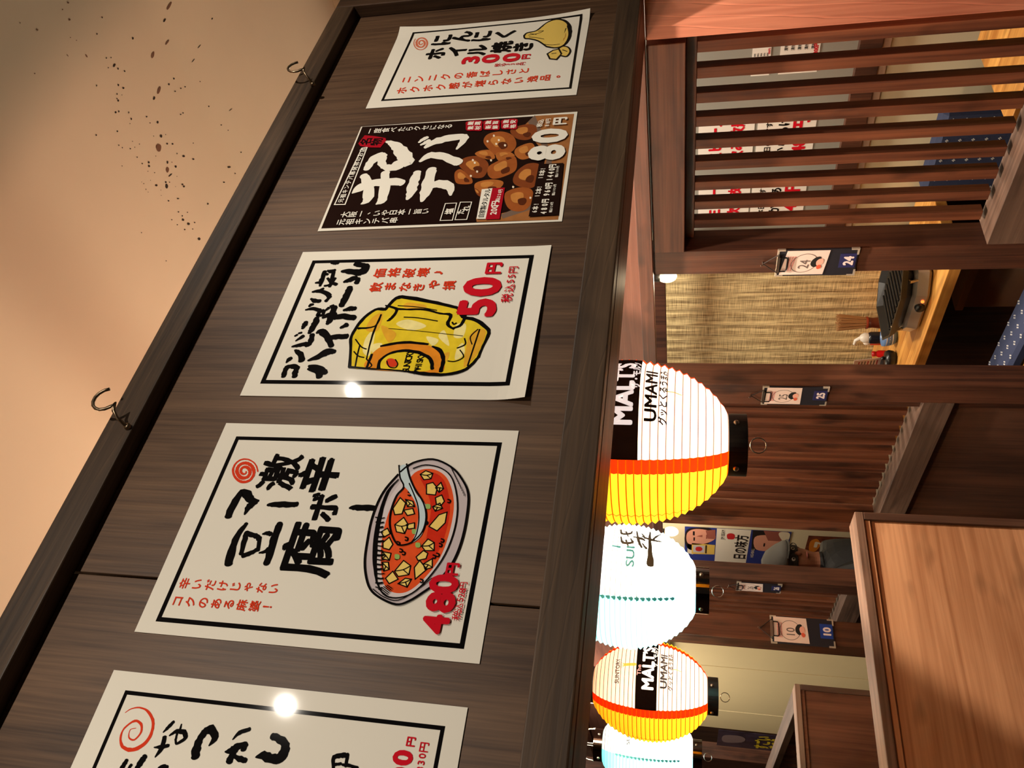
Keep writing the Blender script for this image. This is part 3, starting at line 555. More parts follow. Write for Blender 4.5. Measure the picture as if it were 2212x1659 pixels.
  ('C','mug_drawing','mugamber',[(73.9,284),(82.4,298.1),(65.4,297)]),
  ('C','mug_drawing','mugorange',[(51.4,181.1),(74.3,180.8),(91.7,192.6),(98.9,214.2),(97.2,249.3),(91.2,273.6),(71.1,291.3),(45.9,294.2),(46.4,249.5)]),
  ('C','mug_drawing','mugyellow',[(50,201),(65.6,199.3),(78.5,209.9),(84.2,231.6),(79.7,257.8),(68.3,273.9),(57,278.5),(47.3,271.7),(48.6,237.7)]),
  ('S','mug_drawing','black',[5.49,4.39,4.94,5.49,4.94,6.04],[(53.7,154.6),(89,146.3),(112.8,140.8),(143.4,148.1),(166,163.9),(166.4,180.8)]),
  ('S','mug_drawing','black',[5.05,6.73,7.29,6.73,5.61],[(166.4,180.8),(189.5,192.2),(190.3,213.9),(178.6,259.9),(168.6,292.7)]),
  ('S','mug_drawing','black',[4.7,5.74,6.78,6.26,4.7,3.13,4.17],[(166,295.5),(150.4,305.5),(144,325.2),(130.3,343.6),(118.3,349.7),(93.6,345.4),(73.7,342.2)]),
  ('S','mug_drawing','black',[3.44,4.43,4.92,5.9,3.44],[(73.7,342.2),(52,328.4),(42.1,301.7),(43.1,268.1),(46.4,245)]),
  ('S','mug_drawing','black',[3.05,2.54,3.05,4.07],[(46.4,245),(49.2,217.1),(50.9,187),(53.7,154.6)]),
  ('S','mug_drawing','black',[4.34,2.71,3.25],[(128,147.4),(132.3,172.7),(155.4,176.4)]),
  ('S','mug_drawing','black',[2.12,3.18,2.65,2.12],[(155.4,176.4),(127.7,173.9),(100.6,173.9),(68.5,176.5)]),
  ('S','mug_drawing','black',2.35,[(94.8,158.9),(77.2,160.2),(54.3,163)]),
  ('S','mug_drawing','black',2.11,[(106.8,148.5),(91.8,162.1),(87.4,171.5)]),
  ('S','mug_drawing','black',2.08,[(83.1,152.7),(74.3,162.2),(71.4,172.3)]),
  ('S','mug_drawing','black',2.04,[(68.5,176.5),(57.1,187.7),(51.4,182.3)]),
  ('S','mug_drawing','black',[2.2,4.95,4.4,4.95,2.75],[(142.8,189.2),(145.9,193.2),(158.2,198.6),(167.7,197.5),(174.4,178.8)]),
  ('S','mug_drawing','black',[4.33,3.25,3.79,3.25,4.87,5.41,3.79],[(167.7,197.5),(165.8,214.8),(165.3,243.6),(157.1,269.1),(153.8,286.2),(135.5,285.2),(126.3,296.2)]),
  ('S','mug_drawing','black',[3.75,4.82,4.28,2.68],[(127.8,295.9),(135.2,306.1),(153.5,307.3),(159.8,294.4)]),
  ('S','mug_drawing','black',1.89,[(150.2,213.7),(148.3,237.9),(141.8,268.7)]),
  ('S','mug_drawing','black',1.65,[(174,198.4),(170.2,233),(163.4,263)]),
  ('S','mug_drawing','black',1.06,[(127.4,195.4),(122.4,243.7),(112.8,312.6)]),
  ('S','mug_drawing','black',2.65,[(138.3,298.5),(135.4,294.5),(140,291.2)]),
  ('S','mug_drawing','black',[3.66,5.23,3.66],[(93.1,192.3),(100.3,225.5),(97.1,263.1)]),
  ('S','mug_drawing','black',[3.02,6.54,5.54,6.04],[(92.7,271),(85.4,283.9),(68.2,292.4),(47.3,292.9)]),
  ('S','mug_drawing','black',[3.63,4.15],[(51.4,181.1),(77.1,182.4)]),
  ('S','mug_drawing','black',[5.69,4.65,4.13,5.17,5.69],[(50.9,199.6),(65.6,198.1),(79.3,209.7),(84.7,231.4),(81.2,252.9)]),
  ('S','mug_drawing','black',[5.57,5.57,5.06],[(81.2,252.9),(69.7,272.5),(51.4,279.7)]),
  ('S','mug_drawing','black',2.05,[(108.4,315.7),(96.7,319),(89.5,307.9)]),
  ('S','mug_drawing','black',1.75,[(86.6,313),(73.8,321),(65.4,310.4),(66,299.1)]),
  ('S','mug_drawing','black',2.07,[(57,329.7),(82.3,331.8),(117,334.6),(125.9,335.3)]),
  ('S','mug_drawing','black',1.55,[(96.6,329.2),(111.2,324.2),(125.9,333)]),
  ('C','mug_drawing','red',[(68.4,208.9),(69.8,215.5),(65.5,223.4),(58.5,226.2),(54.2,221.6),(55.7,213.3),(61.3,208.4)]),
  ('S','mug_drawing','black',1.77,[(65.6,208.5),(54.8,214.6),(52.8,224.2),(59.9,226.4),(68.4,220.4)]),
  ('T','mug_drawing','black','S',48.1,241.2,14,0.02,0.9),
  ('T','mug_drawing','black','U',53.7,241,14,0.02,0.9),
  ('T','mug_drawing','black','N',59.3,240.8,14.1,0.02,0.9),
  ('T','mug_drawing','black','T',64.9,240.6,14.1,0.02,0.9),
  ('T','mug_drawing','black','O',70.6,240.5,14.2,0.02,0.9),
  ('T','mug_drawing','black','R',76.4,240.3,14.2,0.02,0.9),
  ('T','mug_drawing','black','Y',82.1,240.1,14.2,0.02,0.9),
  ('T','mug_drawing','black','W',48.1,258.1,13,0.02,0.9),
  ('T','mug_drawing','black','H',53.7,258.1,13.1,0.02,0.9),
  ('T','mug_drawing','black','I',59.3,258.1,13.1,0.02,0.9),
  ('T','mug_drawing','black','S',64.9,258.1,13.1,0.02,0.9),
  ('T','mug_drawing','black','K',70.6,258.1,13.2,0.02,0.9),
  ('T','mug_drawing','black','Y',76.3,258.1,13.2,0.02,0.9),
  ('T','price_lettering','price','5',168,324.4,76,0.045,1),
  ('T','price_lettering','price','0',211.5,324.6,76.5,0.045,1),
  ('T','price_lettering','price','円',250.8,336.4,27.2,0.045,1),
  ('T','price_lettering','price','税',187.2,366.2,18.2,0.015,1),
  ('T','price_lettering','price','込',207.3,367.3,16.5,0.015,1),
  ('T','price_lettering','price','5',221.8,366.6,15.7,0.015,1),
  ('T','price_lettering','price','5',232.6,366.8,15.7,0.015,1),
  ('T','price_lettering','price','円',246.5,367.6,16.3,0.015,1),
 ],
 'chicken': [
  ('F','dark_print','darkpanel',[(6.6,4.8),(299.1,2.8),(293.6,414.4),(4.2,413.5)]),
  ('F','food_photo','woodboard',[(6.8,278.8),(17.2,276.1),(25.1,316),(42.7,372.1),(175.9,375.5),(263.8,323.2),(295.9,340.5),(293.6,414.4),(4.2,413.5)]),
  ('F','food_photo','plate',[(22,316.4),(61.1,378.5),(175.7,377.7),(278.3,330.8),(293,338.5),(297.4,341.5),(247.6,359.4),(174.7,386.6),(125.9,389),(41.5,386.7),(12.3,321.9)]),
  ('C','food_photo','chickA',[(139.5,217.2),(149.4,224.6),(141.3,235.1),(126,248.9),(108.4,254),(106.4,238.7),(112.9,224.2)]),
  ('C','food_photo','chickB',[(164.1,219.8),(181.3,228.4),(184.3,251),(169.7,269.3),(151.1,276.5),(123.8,271.6),(124,251.5),(141.3,235.1)]),
  ('C','food_photo','chickC',[(192.2,245.2),(200.3,255.5),(198.1,274.2),(175.2,284.3),(173.1,271),(182.2,253.7)]),
  ('C','food_photo','chickA',[(222.5,256.7),(241.5,256.2),(251.7,266.5),(252.9,287.4),(238.9,307.8),(211.5,318.1),(190.3,311.7),(182,287.9),(198.4,271.9)]),
  ('C','food_photo','chickB',[(255.1,301.1),(265.3,311.4),(270.7,329.4),(264.7,346.2),(241.1,351),(223.8,339.3),(226,320.8),(238.9,307.8)]),
  ('C','food_photo','chickC',[(200.3,319.4),(212.8,338.3),(207.7,350.1),(178.2,355.5),(166.2,334.7),(182.2,319.4)]),
  ('C','food_photo','chickA',[(151.1,276.5),(164.1,288.1),(179.5,310.8),(171,323),(139,327),(123.4,311.4),(116.9,290.4),(130,278.5)]),
  ('C','food_photo','chickB',[(118.6,325.2),(138.6,331.4),(154.3,347.1),(148.7,367.4),(114.2,370.9),(88.4,363),(90.1,343.7),(101.5,328.4)]),
  ('C','food_photo','chickC',[(104.5,259.1),(113.6,271),(114.9,292.8),(106.6,309.3),(90.3,305),(82,286.6),(83.7,266.7)]),
  ('C','food_photo','chickA',[(72.9,315.9),(85.2,325.1),(90.1,343.7),(82,361.6),(55.7,366.6),(31.4,356.9),(29.7,338.4),(43.3,324.1)]),
  ('C','food_photo','chickB',[(94.3,260.7),(83.2,273.4),(69.6,277.6),(77,267.8)]),
  ('C','food_photo','chickC',[(189.7,284.6),(190.8,307.1),(178.5,319.9),(176.1,309),(167.2,292.2)]),
  ('C','food_photo','chickhi',[(136,223.5),(140.4,226.9),(136.7,231.6),(129.9,237.8),(121.8,240.2),(121,233.2),(123.9,226.6)]),
  ('C','food_photo','chickdark',[(121.8,237.3),(124.7,239.5),(122.3,242.6),(117.8,246.7),(112.5,248.2),(111.9,243.6),(113.9,239.3)]),
  ('C','food_photo','chickhi',[(162.9,233.4),(170.5,237.3),(171.9,247.4),(165.3,255.6),(157,259),(144.5,256.8),(144.6,247.7),(152.5,240.2)]),
  ('C','food_photo','chickdark',[(148.9,249.1),(154,251.7),(154.9,258.4),(150.6,263.8),(145.1,266),(136.9,264.6),(136.9,258.5),(142.1,253.6)]),
  ('C','food_photo','chickhi',[(193.3,252.2),(196.9,256.8),(195.9,265.3),(185.6,269.9),(184.6,263.9),(188.7,256)]),
  ('C','food_photo','chickdark',[(179.6,266.1),(182,269.2),(181.3,274.8),(174.5,277.8),(173.9,273.8),(176.6,268.6)]),
  ('C','food_photo','chickhi',[(225.7,269),(234.2,268.8),(238.8,273.4),(239.4,282.7),(233.1,291.9),(220.7,296.7),(211,293.9),(207.2,283),(214.8,275.8)]),
  ('C','food_photo','chickdark',[(212.2,284.3),(217.8,284.3),(220.8,287.3),(221.1,293.5),(217.1,299.5),(208.9,302.6),(202.5,300.7),(200,293.6),(205,288.8)]),
  ('C','food_photo','chickhi',[(255.5,311.5),(260.1,316.2),(262.5,324.2),(259.8,331.8),(249.2,334),(241.3,328.8),(242.3,320.4),(248.2,314.5)]),
  ('C','food_photo','chickdark',[(240.8,326.1),(243.9,329.2),(245.5,334.5),(243.7,339.5),(236.7,340.9),(231.5,337.4),(232.2,331.9),(236.1,328)]),
  ('C','food_photo','chickhi',[(199.2,325.5),(204.8,334),(202.6,339.3),(189.2,341.9),(183.8,332.4),(191.1,325.5)]),
  ('C','food_photo','chickdark',[(185.1,338.5),(188.8,344.1),(187.3,347.6),(178.5,349.3),(174.9,343),(179.7,338.5)]),
  ('C','food_photo','chickhi',[(152.5,286.6),(158.3,291.9),(165.2,302),(161.5,307.6),(147,309.5),(139.9,302.4),(137,292.8),(143,287.5)]),
  ('C','food_photo','chickdark',[(139.6,300.9),(143.4,304.4),(148,311.1),(145.5,314.7),(136,315.9),(131.3,311.3),(129.3,304.9),(133.3,301.4)]),
  ('C','food_photo','chickhi',[(122.5,334.2),(131.5,337.1),(138.5,344.1),(136.1,353.2),(120.5,354.9),(108.7,351.4),(109.6,342.6),(114.8,335.7)]),
  ('C','food_photo','chickdark',[(110.8,347.6),(116.7,349.5),(121.3,354.1),(119.7,360.1),(109.5,361.2),(101.7,358.9),(102.3,353.1),(105.7,348.5)]),
  ('C','food_photo','chickhi',[(105.3,269.8),(109.4,275.2),(110,285),(106.3,292.5),(98.9,290.6),(95.1,282.3),(95.9,273.3)]),
  ('C','food_photo','chickdark',[(92.8,284.2),(95.5,287.7),(95.9,294.2),(93.5,299.1),(88.6,297.8),(86.1,292.3),(86.7,286.4)]),
  ('C','food_photo','chickhi',[(69.8,327.1),(75.3,331.2),(77.5,339.6),(73.9,347.6),(62.1,350),(51,345.6),(50.2,337.2),(56.5,330.7)]),
  ('C','food_photo','chickdark',[(56.9,340.8),(60.5,343.5),(62,349.1),(59.6,354.4),(51.9,355.9),(44.5,353),(44,347.4),(48.1,343.1)]),
  ('C','food_photo','chickhi',[(90.6,262.6),(85.6,268.3),(79.4,270.2),(82.8,265.8)]),
  ('C','food_photo','chickdark',[(77,274.5),(73.8,278.3),(69.7,279.5),(71.9,276.6)]),
  ('C','food_photo','chickhi',[(188.6,291.2),(189.1,301.4),(183.5,307.2),(182.4,302.2),(178.4,294.7)]),
  ('C','food_photo','chickdark',[(174.4,304.7),(174.8,311.4),(171.2,315.2),(170.4,311.9),(167.8,306.9)]),
  ('C','food_photo','glint',[(175.4,243),(173.9,246.2),(169.2,246.5),(170.2,243.6)]),
  ('C','food_photo','glint',[(167.7,247.7),(166.2,250.9),(161.6,251.2),(162.6,248.3)]),
  ('C','food_photo','glint',[(244.7,270.8),(243.1,274),(238.1,274.3),(239.3,271.3)]),
  ('C','food_photo','glint',[(228.7,261.4),(227.2,264.7),(222.3,264.9),(223.4,262)]),
  ('C','food_photo','glint',[(213.4,295.9),(211.9,299.1),(207,299.3),(208.1,296.4)]),
  ('C','food_photo','glint',[(142,256.3),(140.6,259.4),(136,259.7),(137,256.8)]),
  ('C','food_photo','glint',[(130.7,246.8),(129.4,250),(124.8,250.2),(125.8,247.4)]),
  ('C','food_photo','glint',[(171.7,276.7),(170.3,279.8),(165.7,280),(166.7,277.2)]),
  ('C','food_photo','glint',[(265.3,305.4),(263.7,308.6),(258.7,308.8),(259.8,305.8)]),
  ('C','food_photo','glint',[(219.1,279),(217.6,282.3),(212.7,282.5),(213.8,279.6)]),
  ('C','food_photo','glint',[(230,282.1),(228.5,285.4),(223.5,285.6),(224.6,282.7)]),
  ('C','food_photo','glint',[(94.3,326.9),(93,329.9),(88.7,330),(89.6,327.3)]),
  ('C','food_photo','glint',[(63.6,360.3),(62.4,363.1),(58.3,363.2),(59.1,360.6)]),
  ('S','title_lettering','white',[2.92,17.52,20.44,14.6],[(65.8,62.1),(76.9,70.9),(111.9,64.5),(145.6,46.2)]),
  ('S','title_lettering','white',[3.47,17.35,19.08,16.19],[(63.5,90.6),(74.6,98.3),(109.2,94.7),(150.7,86.1)]),
  ('S','title_lettering','white',[2.93,20.54,19.37,20.54,17.61],[(96.9,37.3),(109.8,48.3),(120.4,67.1),(124.3,101.8),(118.7,124.3)]),
  ('S','title_lettering','white',[12.38,18.57,21.66,17.33],[(163.8,46.5),(185.5,50.8),(199.6,59.7),(202.4,68.9)]),
  ('S','title_lettering','white',[15.27,16.49,12.22],[(202.2,70.1),(183.4,71),(167.9,78.4)]),
  ('S','title_lettering','white',[12.03,21.05,27.06,24.05,9.02],[(167.9,78.4),(164.4,94.9),(175.4,111.6),(181.8,121),(205.7,107.3)]),
  ('S','title_lettering','white',[24.99,28.12,21.87,12.5,3.75],[(181.8,121),(201.8,108.2),(226.7,90.3),(240.1,74.8),(245.4,63.6)]),
  ('S','title_lettering','white',[5.74,17.22,18.94,14.35],[(72.5,144.8),(90.8,147.7),(118.4,146.5),(146.4,147.6)]),
  ('S','title_lettering','white',[5.7,19.95,21.66,17.1],[(65.2,172.4),(88.4,174.5),(119.3,174),(152.8,173.2)]),
  ('S','title_lettering','white',[16.71,19.5,19.5,4.46],[(101.8,176.3),(110.6,192.9),(101.8,214.9),(77.7,221.4)]),
  ('S','title_lettering','white',[5.96,16.69,17.88,19.67],[(177.3,145.9),(192.6,158.3),(190,182.5),(167.8,219.2)]),
  ('S','title_lettering','white',[7.39,18.47,19.7,15.39],[(218.2,147.1),(233.7,162.2),(242.2,187.2),(244.3,217.9)]),
  ('S','title_lettering','white',[15.13,13.32,4.24],[(242.3,218.3),(227.3,216),(207.4,208.8)]),
  ('S','title_lettering','white',[4.99,9.36,8.11],[(235.4,131.5),(244.3,138.2),(249.3,144.5)]),
  ('S','title_lettering','white',[4.95,9.28,8.05],[(227.1,136.9),(233.8,145.2),(239.7,150.1)]),
  ('S','caption_lettering','white',2.23,[(67.4,12),(228.8,21),(230.4,30.7),(66.5,32),(67.4,12)]),
  ('T','caption_lettering','white','元',77.5,21.5,11.2,0.02,1),
  ('T','caption_lettering','white','祖',90,21.7,11.3,0.02,1),
  ('T','caption_lettering','white','キ',102.5,21.9,11.4,0.02,1),
  ('T','caption_lettering','white','ン',115.2,22.1,11.4,0.02,1),
  ('T','caption_lettering','white','テ',128,22.3,11.5,0.02,1),
  ('T','caption_lettering','white','バ',141,22.4,11.6,0.02,1),
  ('T','caption_lettering','white','串',154.1,22.6,11.6,0.02,1),
  ('T','caption_lettering','white','発',167.3,22.8,11.7,0.02,1),
  ('T','caption_lettering','white','祥',180.8,23,11.7,0.02,1),
  ('T','caption_lettering','white','の',194.3,23.2,11.8,0.02,1),
  ('T','caption_lettering','white','お',208.1,23.4,11.9,0.02,1),
  ('T','caption_lettering','white','店',221.9,23.6,12,0.02,1),
  ('F','red_seal','seal',[(243.9,9.5),(269,15.8),(264.5,36.2),(255.5,61.2),(247.2,64.4),(226.5,58.1),(228.9,37.4),(235.3,15.6)]),
  ('T','red_seal','black','名',248.1,23.7,23.6,0.03,1),
  ('T','red_seal','black','物',245.5,45.9,23.4,0.03,1),
  ('T','caption_lettering','white','一',281.4,22.9,16.5,0.015,1),
  ('T','caption_lettering','white','度',281.2,39.1,16.4,0.015,1),
  ('T','caption_lettering','white','食',281,55.1,16.3,0.015,1),
  ('T','caption_lettering','white','べ',280.7,71.1,16.2,0.015,1),
  ('T','caption_lettering','white','た',280.5,87,16.1,0.015,1),
  ('T','caption_lettering','white','ら',280.3,102.8,16,0.015,1),
  ('T','caption_lettering','white','ク',280,118.5,15.9,0.015,1),
  ('T','caption_lettering','white','セ',279.8,134.1,15.8,0.015,1),
  ('T','caption_lettering','white','に',279.6,149.6,15.7,0.015,1),
  ('T','caption_lettering','white','な',279.3,165.1,15.6,0.015,1),
  ('T','caption_lettering','white','る',279.1,180.5,15.5,0.015,1),
  ('C','red_seal','seal',[(289.3,212.8),(292.1,227.4),(289.3,242.8),(273.9,245.2),(258.9,246.5),(259.9,232.5),(262.5,217.8),(278,213.7)]),
  ('T','red_seal','white','素',269.5,224.3,11.8,0.03,1),
  ('T','red_seal','white','材',267.8,238,11.7,0.03,1),
  ('T','red_seal','white','厳',284.1,221.9,11.9,0.03,1),
  ('T','red_seal','white','選',282.3,235.7,11.8,0.03,1),
  ('C','red_seal','seal',[(287.9,246.9),(290.8,261.3),(288,276.5),(272.7,278.6),(257.8,279.7),(258.8,265.9),(261.4,251.3),(276.8,247.6)]),
  ('T','red_seal','white','新',268.3,257.9,11.6,0.03,1),
  ('T','red_seal','white','鮮',266.6,271.4,11.5,0.03,1),
  ('T','red_seal','white','激',282.8,255.8,11.7,0.03,1),
  ('T','red_seal','white','旨',281,269.4,11.6,0.03,1),
  ('C','red_seal','seal',[(286.6,280.7),(289.4,295),(286.6,310),(271.5,311.8),(256.7,312.7),(257.6,299.1),(260.2,284.8),(275.5,281.3)]),
  ('T','red_seal','white','価',267.1,291.3,11.5,0.03,1),
  ('T','red_seal','white','格',265.4,304.7,11.4,0.03,1),
  ('T','red_seal','white','激',281.5,289.4,11.5,0.03,1),
  ('T','red_seal','white','安',279.7,302.9,11.5,0.03,1),
  ('T','caption_lettering','white','大',38.6,39.4,15.7,0.015,1),
  ('T','caption_lettering','white','阪',38.6,54.4,15.6,0.015,1),
  ('T','caption_lettering','white','一',38.5,69.3,15.5,0.015,1),
  ('T','caption_lettering','white','、',38.5,84.1,15.5,0.015,1),
  ('T','caption_lettering','white','い',38.4,98.9,15.4,0.015,1),
  ('T','caption_lettering','white','や',38.4,113.5,15.3,0.015,1),
  ('T','caption_lettering','white','日',38.3,128.1,15.2,0.015,1),
  ('T','caption_lettering','white','本',38.3,142.6,15.1,0.015,1),
  ('T','caption_lettering','white','一',38.2,157.1,15,0.015,1),
  ('T','caption_lettering','white','旨',38.2,171.4,14.9,0.015,1),
  ('T','caption_lettering','white','い',38.1,185.7,14.8,0.015,1),
  ('T','caption_lettering','white','元',19.1,38.5,16.1,0.015,1),
  ('T','caption_lettering','white','祖',18.9,54.5,16,0.015,1),
  ('T','caption_lettering','white','キ',18.7,70.5,15.9,0.015,1),
  ('T','caption_lettering','white','ン',18.5,86.3,15.8,0.015,1),
  ('T','caption_lettering','white','テ',18.4,102.1,15.7,0.015,1),
  ('T','caption_lettering','white','バ',18.2,117.7,15.6,0.015,1),
  ('T','caption_lettering','white','串',18,133.3,15.5,0.015,1),
  ('S','caption_lettering','white',1.61,[(12.1,215.9),(55.1,216.7),(55.1,236.4),(11.6,237.1),(12.1,215.9)]),
  ('T','caption_lettering','white','塩',34.4,227,15.4,0.03,1),
  ('S','caption_lettering','white',1.6,[(12.5,241.3),(56.9,242.7),(56,262.4),(12,261.4),(12.5,241.3)]),
  ('T','caption_lettering','white','た',31.8,248,13.5,0.03,1),
  ('T','caption_lettering','white','れ',39.8,255.3,13.6,0.03,1),
  ('F','price_ribbon','white',[(12.4,277.9),(88,274.8),(89.7,293.1),(11.2,294.9)]),
  ('F','price_ribbon','seal',[(9.7,293.5),(89.7,293.1),(89.4,314.8),(9.6,317.1)]),
  ('T','price_ribbon','black','自',19.7,284.8,11.1,0.02,1),
  ('T','price_ribbon','black','家',29.9,285,11.2,0.02,1),
  ('T','price_ribbon','black','製',40.3,285.2,11.2,0.02,1),
  ('T','price_ribbon','black','タ',50.7,285.4,11.3,0.02,1),
  ('T','price_ribbon','black','ル',61.3,285.7,11.3,0.02,1),
  ('T','price_ribbon','black','タ',71.9,285.9,11.4,0.02,1),
  ('T','price_ribbon','black','ル',82.7,286.1,11.5,0.02,1),
  ('T','price_ribbon','white','2',24.4,304.6,14.5,0.03,1),
  ('T','price_ribbon','white','0',32.5,304.5,14.5,0.03,1),
  ('T','price_ribbon','white','0',40.6,304.4,14.6,0.03,1),
  ('T','price_ribbon','white','円',48.7,304.3,14.6,0.03,1),
  ('T','price_ribbon','white','税',55.9,306.7,7.8,0.03,0.8),
  ('T','price_ribbon','white','込',61,307,7.8,0.03,0.8),
  ('T','price_ribbon','white','2',66.2,307.4,7.8,0.03,0.8),
  ('T','price_ribbon','white','2',71.3,307.7,7.8,0.03,0.8),
  ('T','price_ribbon','white','0',76.5,308,7.8,0.03,0.8),
  ('T','price_ribbon','white','円',81.8,308.3,7.9,0.03,0.8),
  ('F','price_box','darkpanel',[(12.3,364.8),(148.1,366.3),(147.8,408.8),(13.3,412.7)]),
  ('T','price_box','white','6',23.9,373.1,10.7,0.03,0.85),
  ('T','price_box','white','本',32.9,373.5,10.8,0.03,0.85),
  ('T','price_box','white','!',41.9,373.9,10.8,0.03,0.85),
  ('T','price_box','white','1',63.2,373.1,10.9,0.03,0.85),
  ('T','price_box','white','2',70.6,373.5,11,0.03,0.85),
  ('T','price_box','white','本',78.2,373.9,11,0.03,0.85),
  ('T','price_box','white','!',85.7,374.3,11.1,0.03,0.85),
  ('T','price_box','white','1',110.6,373.4,11.2,0.03,0.85),
  ('T','price_box','white','8',118.4,373.9,11.2,0.03,0.85),
  ('T','price_box','white','本',126.3,374.4,11.3,0.03,0.85),
  ('T','price_box','white','!',134.2,374.9,11.3,0.03,0.85),
  ('T','price_box','white','4',19.7,388.4,12.7,0.045,0.8),
  ('T','price_box','white','8',29.4,388.4,12.8,0.045,0.8),
  ('T','price_box','white','0',39.3,388.4,12.8,0.045,0.8),
  ('T','price_box','white','円',49.2,388.4,12.9,0.045,0.8),
  ('T','price_box','white','9',65.1,388.5,13,0.045,0.8),
  ('T','price_box','white','6',73.6,388.9,13,0.045,0.8),
  ('T','price_box','white','0',82.2,389.3,13.1,0.045,0.8),
  ('T','price_box','white','円',90.9,389.8,13.1,0.045,0.8),
  ('T','price_box','white','1',104.1,389.4,13.2,0.045,0.8),
  ('T','price_box','white','4',113,389.7,13.3,0.045,0.8),
  ('T','price_box','white','4',121.9,390.1,13.3,0.045,0.8),
  ('T','price_box','white','0',131,390.5,13.4,0.045,0.8),
  ('T','price_box','white','円',140.1,390.9,13.4,0.045,0.8),
  ('T','price_box','white','税',21.9,399.8,5.3,0.03,0.8),
  ('T','price_box','white','込',26.1,399.8,5.3,0.03,0.8),
  ('T','price_box','white','5',30.3,399.8,5.3,0.03,0.8),
  ('T','price_box','white','2',34.5,399.8,5.3,0.03,0.8),
  ('T','price_box','white','8',38.7,399.9,5.3,0.03,0.8),
  ('T','price_box','white','円',42.9,399.9,5.4,0.03,0.8),
  ('T','price_box','white','税',64.1,400,5.4,0.03,0.8),
  ('T','price_box','white','込',68.1,400,5.4,0.03,0.8),
  ('T','price_box','white','1',72.1,400.1,5.4,0.03,0.8),
  ('T','price_box','white','0',76.1,400.1,5.4,0.03,0.8),
  ('T','price_box','white','5',80.1,400.2,5.5,0.03,0.8),
  ('T','price_box','white','6',84.2,400.2,5.5,0.03,0.8),
  ('T','price_box','white','円',88.3,400.3,5.5,0.03,0.8),
  ('T','price_box','white','税',111.4,400.5,5.5,0.03,0.8),
  ('T','price_box','white','込',115.5,400.5,5.5,0.03,0.8),
  ('T','price_box','white','1',119.7,400.5,5.6,0.03,0.8),
  ('T','price_box','white','5',123.9,400.4,5.6,0.03,0.8),
  ('T','price_box','white','8',128.2,400.4,5.6,0.03,0.8),
  ('T','price_box','white','4',132.4,400.4,5.6,0.03,0.8),
  ('T','price_box','white','円',136.7,400.4,5.6,0.03,0.8),
  ('T','price_lettering','white','8',178.7,376.4,82.5,0.05,1),
  ('T','price_lettering','white','0',227.4,376.8,81.6,0.05,0.95),
  ('T','price_lettering','white','円',270.3,391.3,27.1,0.045,0.9),
  ('T','price_lettering','white','税',261.6,354.6,11.1,0.03,1),
  ('T','price_lettering','white','込',273.1,355.7,11.2,0.03,1),
  ('T','price_lettering','white','8',258.7,368.5,10.1,0.02,1),
  ('T','price_lettering','white','8',266.9,368.9,10.2,0.02,1),
  ('T','price_lettering','white','円',275.2,369.2,10.2,0.02,1),
 ],
 'garlic': [
  ('S','border','black',5.24,[(25.1,29),(278,35.3),(286.9,401.8),(23.8,406),(25.1,29)]),
  ('T','title_lettering','black','に',239.7,108,50.1,0.05,0.95),
  ('T','title_lettering','black','ん',245.8,150.7,49.5,0.05,0.95),
  ('T','title_lettering','black','に',241.9,195.6,48.8,0.05,0.95),
  ('T','title_lettering','black','く',241.6,245.6,48,0.05,0.95),
  ('T','title_lettering','black','ホ',185.9,105.3,47.9,0.05,0.95),
  ('T','title_lettering','black','イ',188.6,151,47.2,0.05,0.95),
  ('T','title_lettering','black','ル',186.2,196,46.6,0.05,0.95),
  ('T','title_lettering','black','焼',191.1,246.3,45.9,0.05,0.95),
  ('T','title_lettering','black','き',186.1,291.6,45.2,0.05,0.95),
  ('S','spiral_mark','faded',[1.98,2.27,2.55,2.84,3.11,3.38,3.63,3.87,4.1,4.3,4.49,4.65,4.8,4.92,5.01,5.08,5.13,5.14,5.13,5.1,5.04,4.95,4.83,4.7,4.54,4.36,4.16,3.94,3.7,3.45,3.19,2.92,2.64,2.35,2.06,1.98,1.98],[(233.5,64.7),(231.5,65.3),(229.4,65.2),(227.9,64.5),(227.5,63),(228.5,61),(231.1,58.9),(234.9,57.4),(239.1,56.7),(242.8,57.3),(245,59.1),(245,62.1),(242.5,65.5),(237.7,68.7),(231.5,70.9),(225.2,71.5),(220.1,70.3),(217.4,67.2),(218,62.9),(222,58.1),(229,53.8),(237.5,51),(246.1,50.4),(252.7,52.4),(255.7,56.7),(254.3,62.6),(248.5,68.8),(239.2,74.1),(228.2,77.3),(217.8,77.5),(210.1,74.7),(206.9,69.2),(209.2,61.9),(216.7,54.4),(228.2,48.1),(241.6,44.4),(254.2,44.4)]),
  ('T','caption_lettering','red','ニ',93.8,63,24.4,0.024,1),
  ('T','caption_lettering','red','ン',94,90.8,24.2,0.024,1),
  ('T','caption_lettering','red','ニ',94.2,118.5,24,0.024,1),
  ('T','caption_lettering','red','ク',94.4,146,23.8,0.024,1),
  ('T','caption_lettering','red','の',94.6,173.3,23.6,0.024,1),
  ('T','caption_lettering','red','香',94.8,200.3,23.4,0.024,1),
  ('T','caption_lettering','red','ば',95,227.2,23.2,0.024,1),
  ('T','caption_lettering','red','し',95.2,253.9,23,0.024,1),
  ('T','caption_lettering','red','さ',95.4,280.4,22.8,0.024,1),
  ('T','caption_lettering','red','と',95.6,306.7,22.6,0.024,1),
  ('T','caption_lettering','red','ホ',55.4,62.4,24.1,0.024,1),
  ('T','caption_lettering','red','ク',56.2,89.7,23.9,0.024,1),
  ('T','caption_lettering','red','ホ',57.1,116.9,23.7,0.024,1),
  ('T','caption_lettering','red','ク',57.9,143.9,23.5,0.024,1),
  ('T','caption_lettering','red','感',58.7,170.7,23.3,0.024,1),
  ('T','caption_lettering','red','が',59.5,197.3,23.2,0.024,1),
  ('T','caption_lettering','red','堪',60.3,223.7,23,0.024,1),
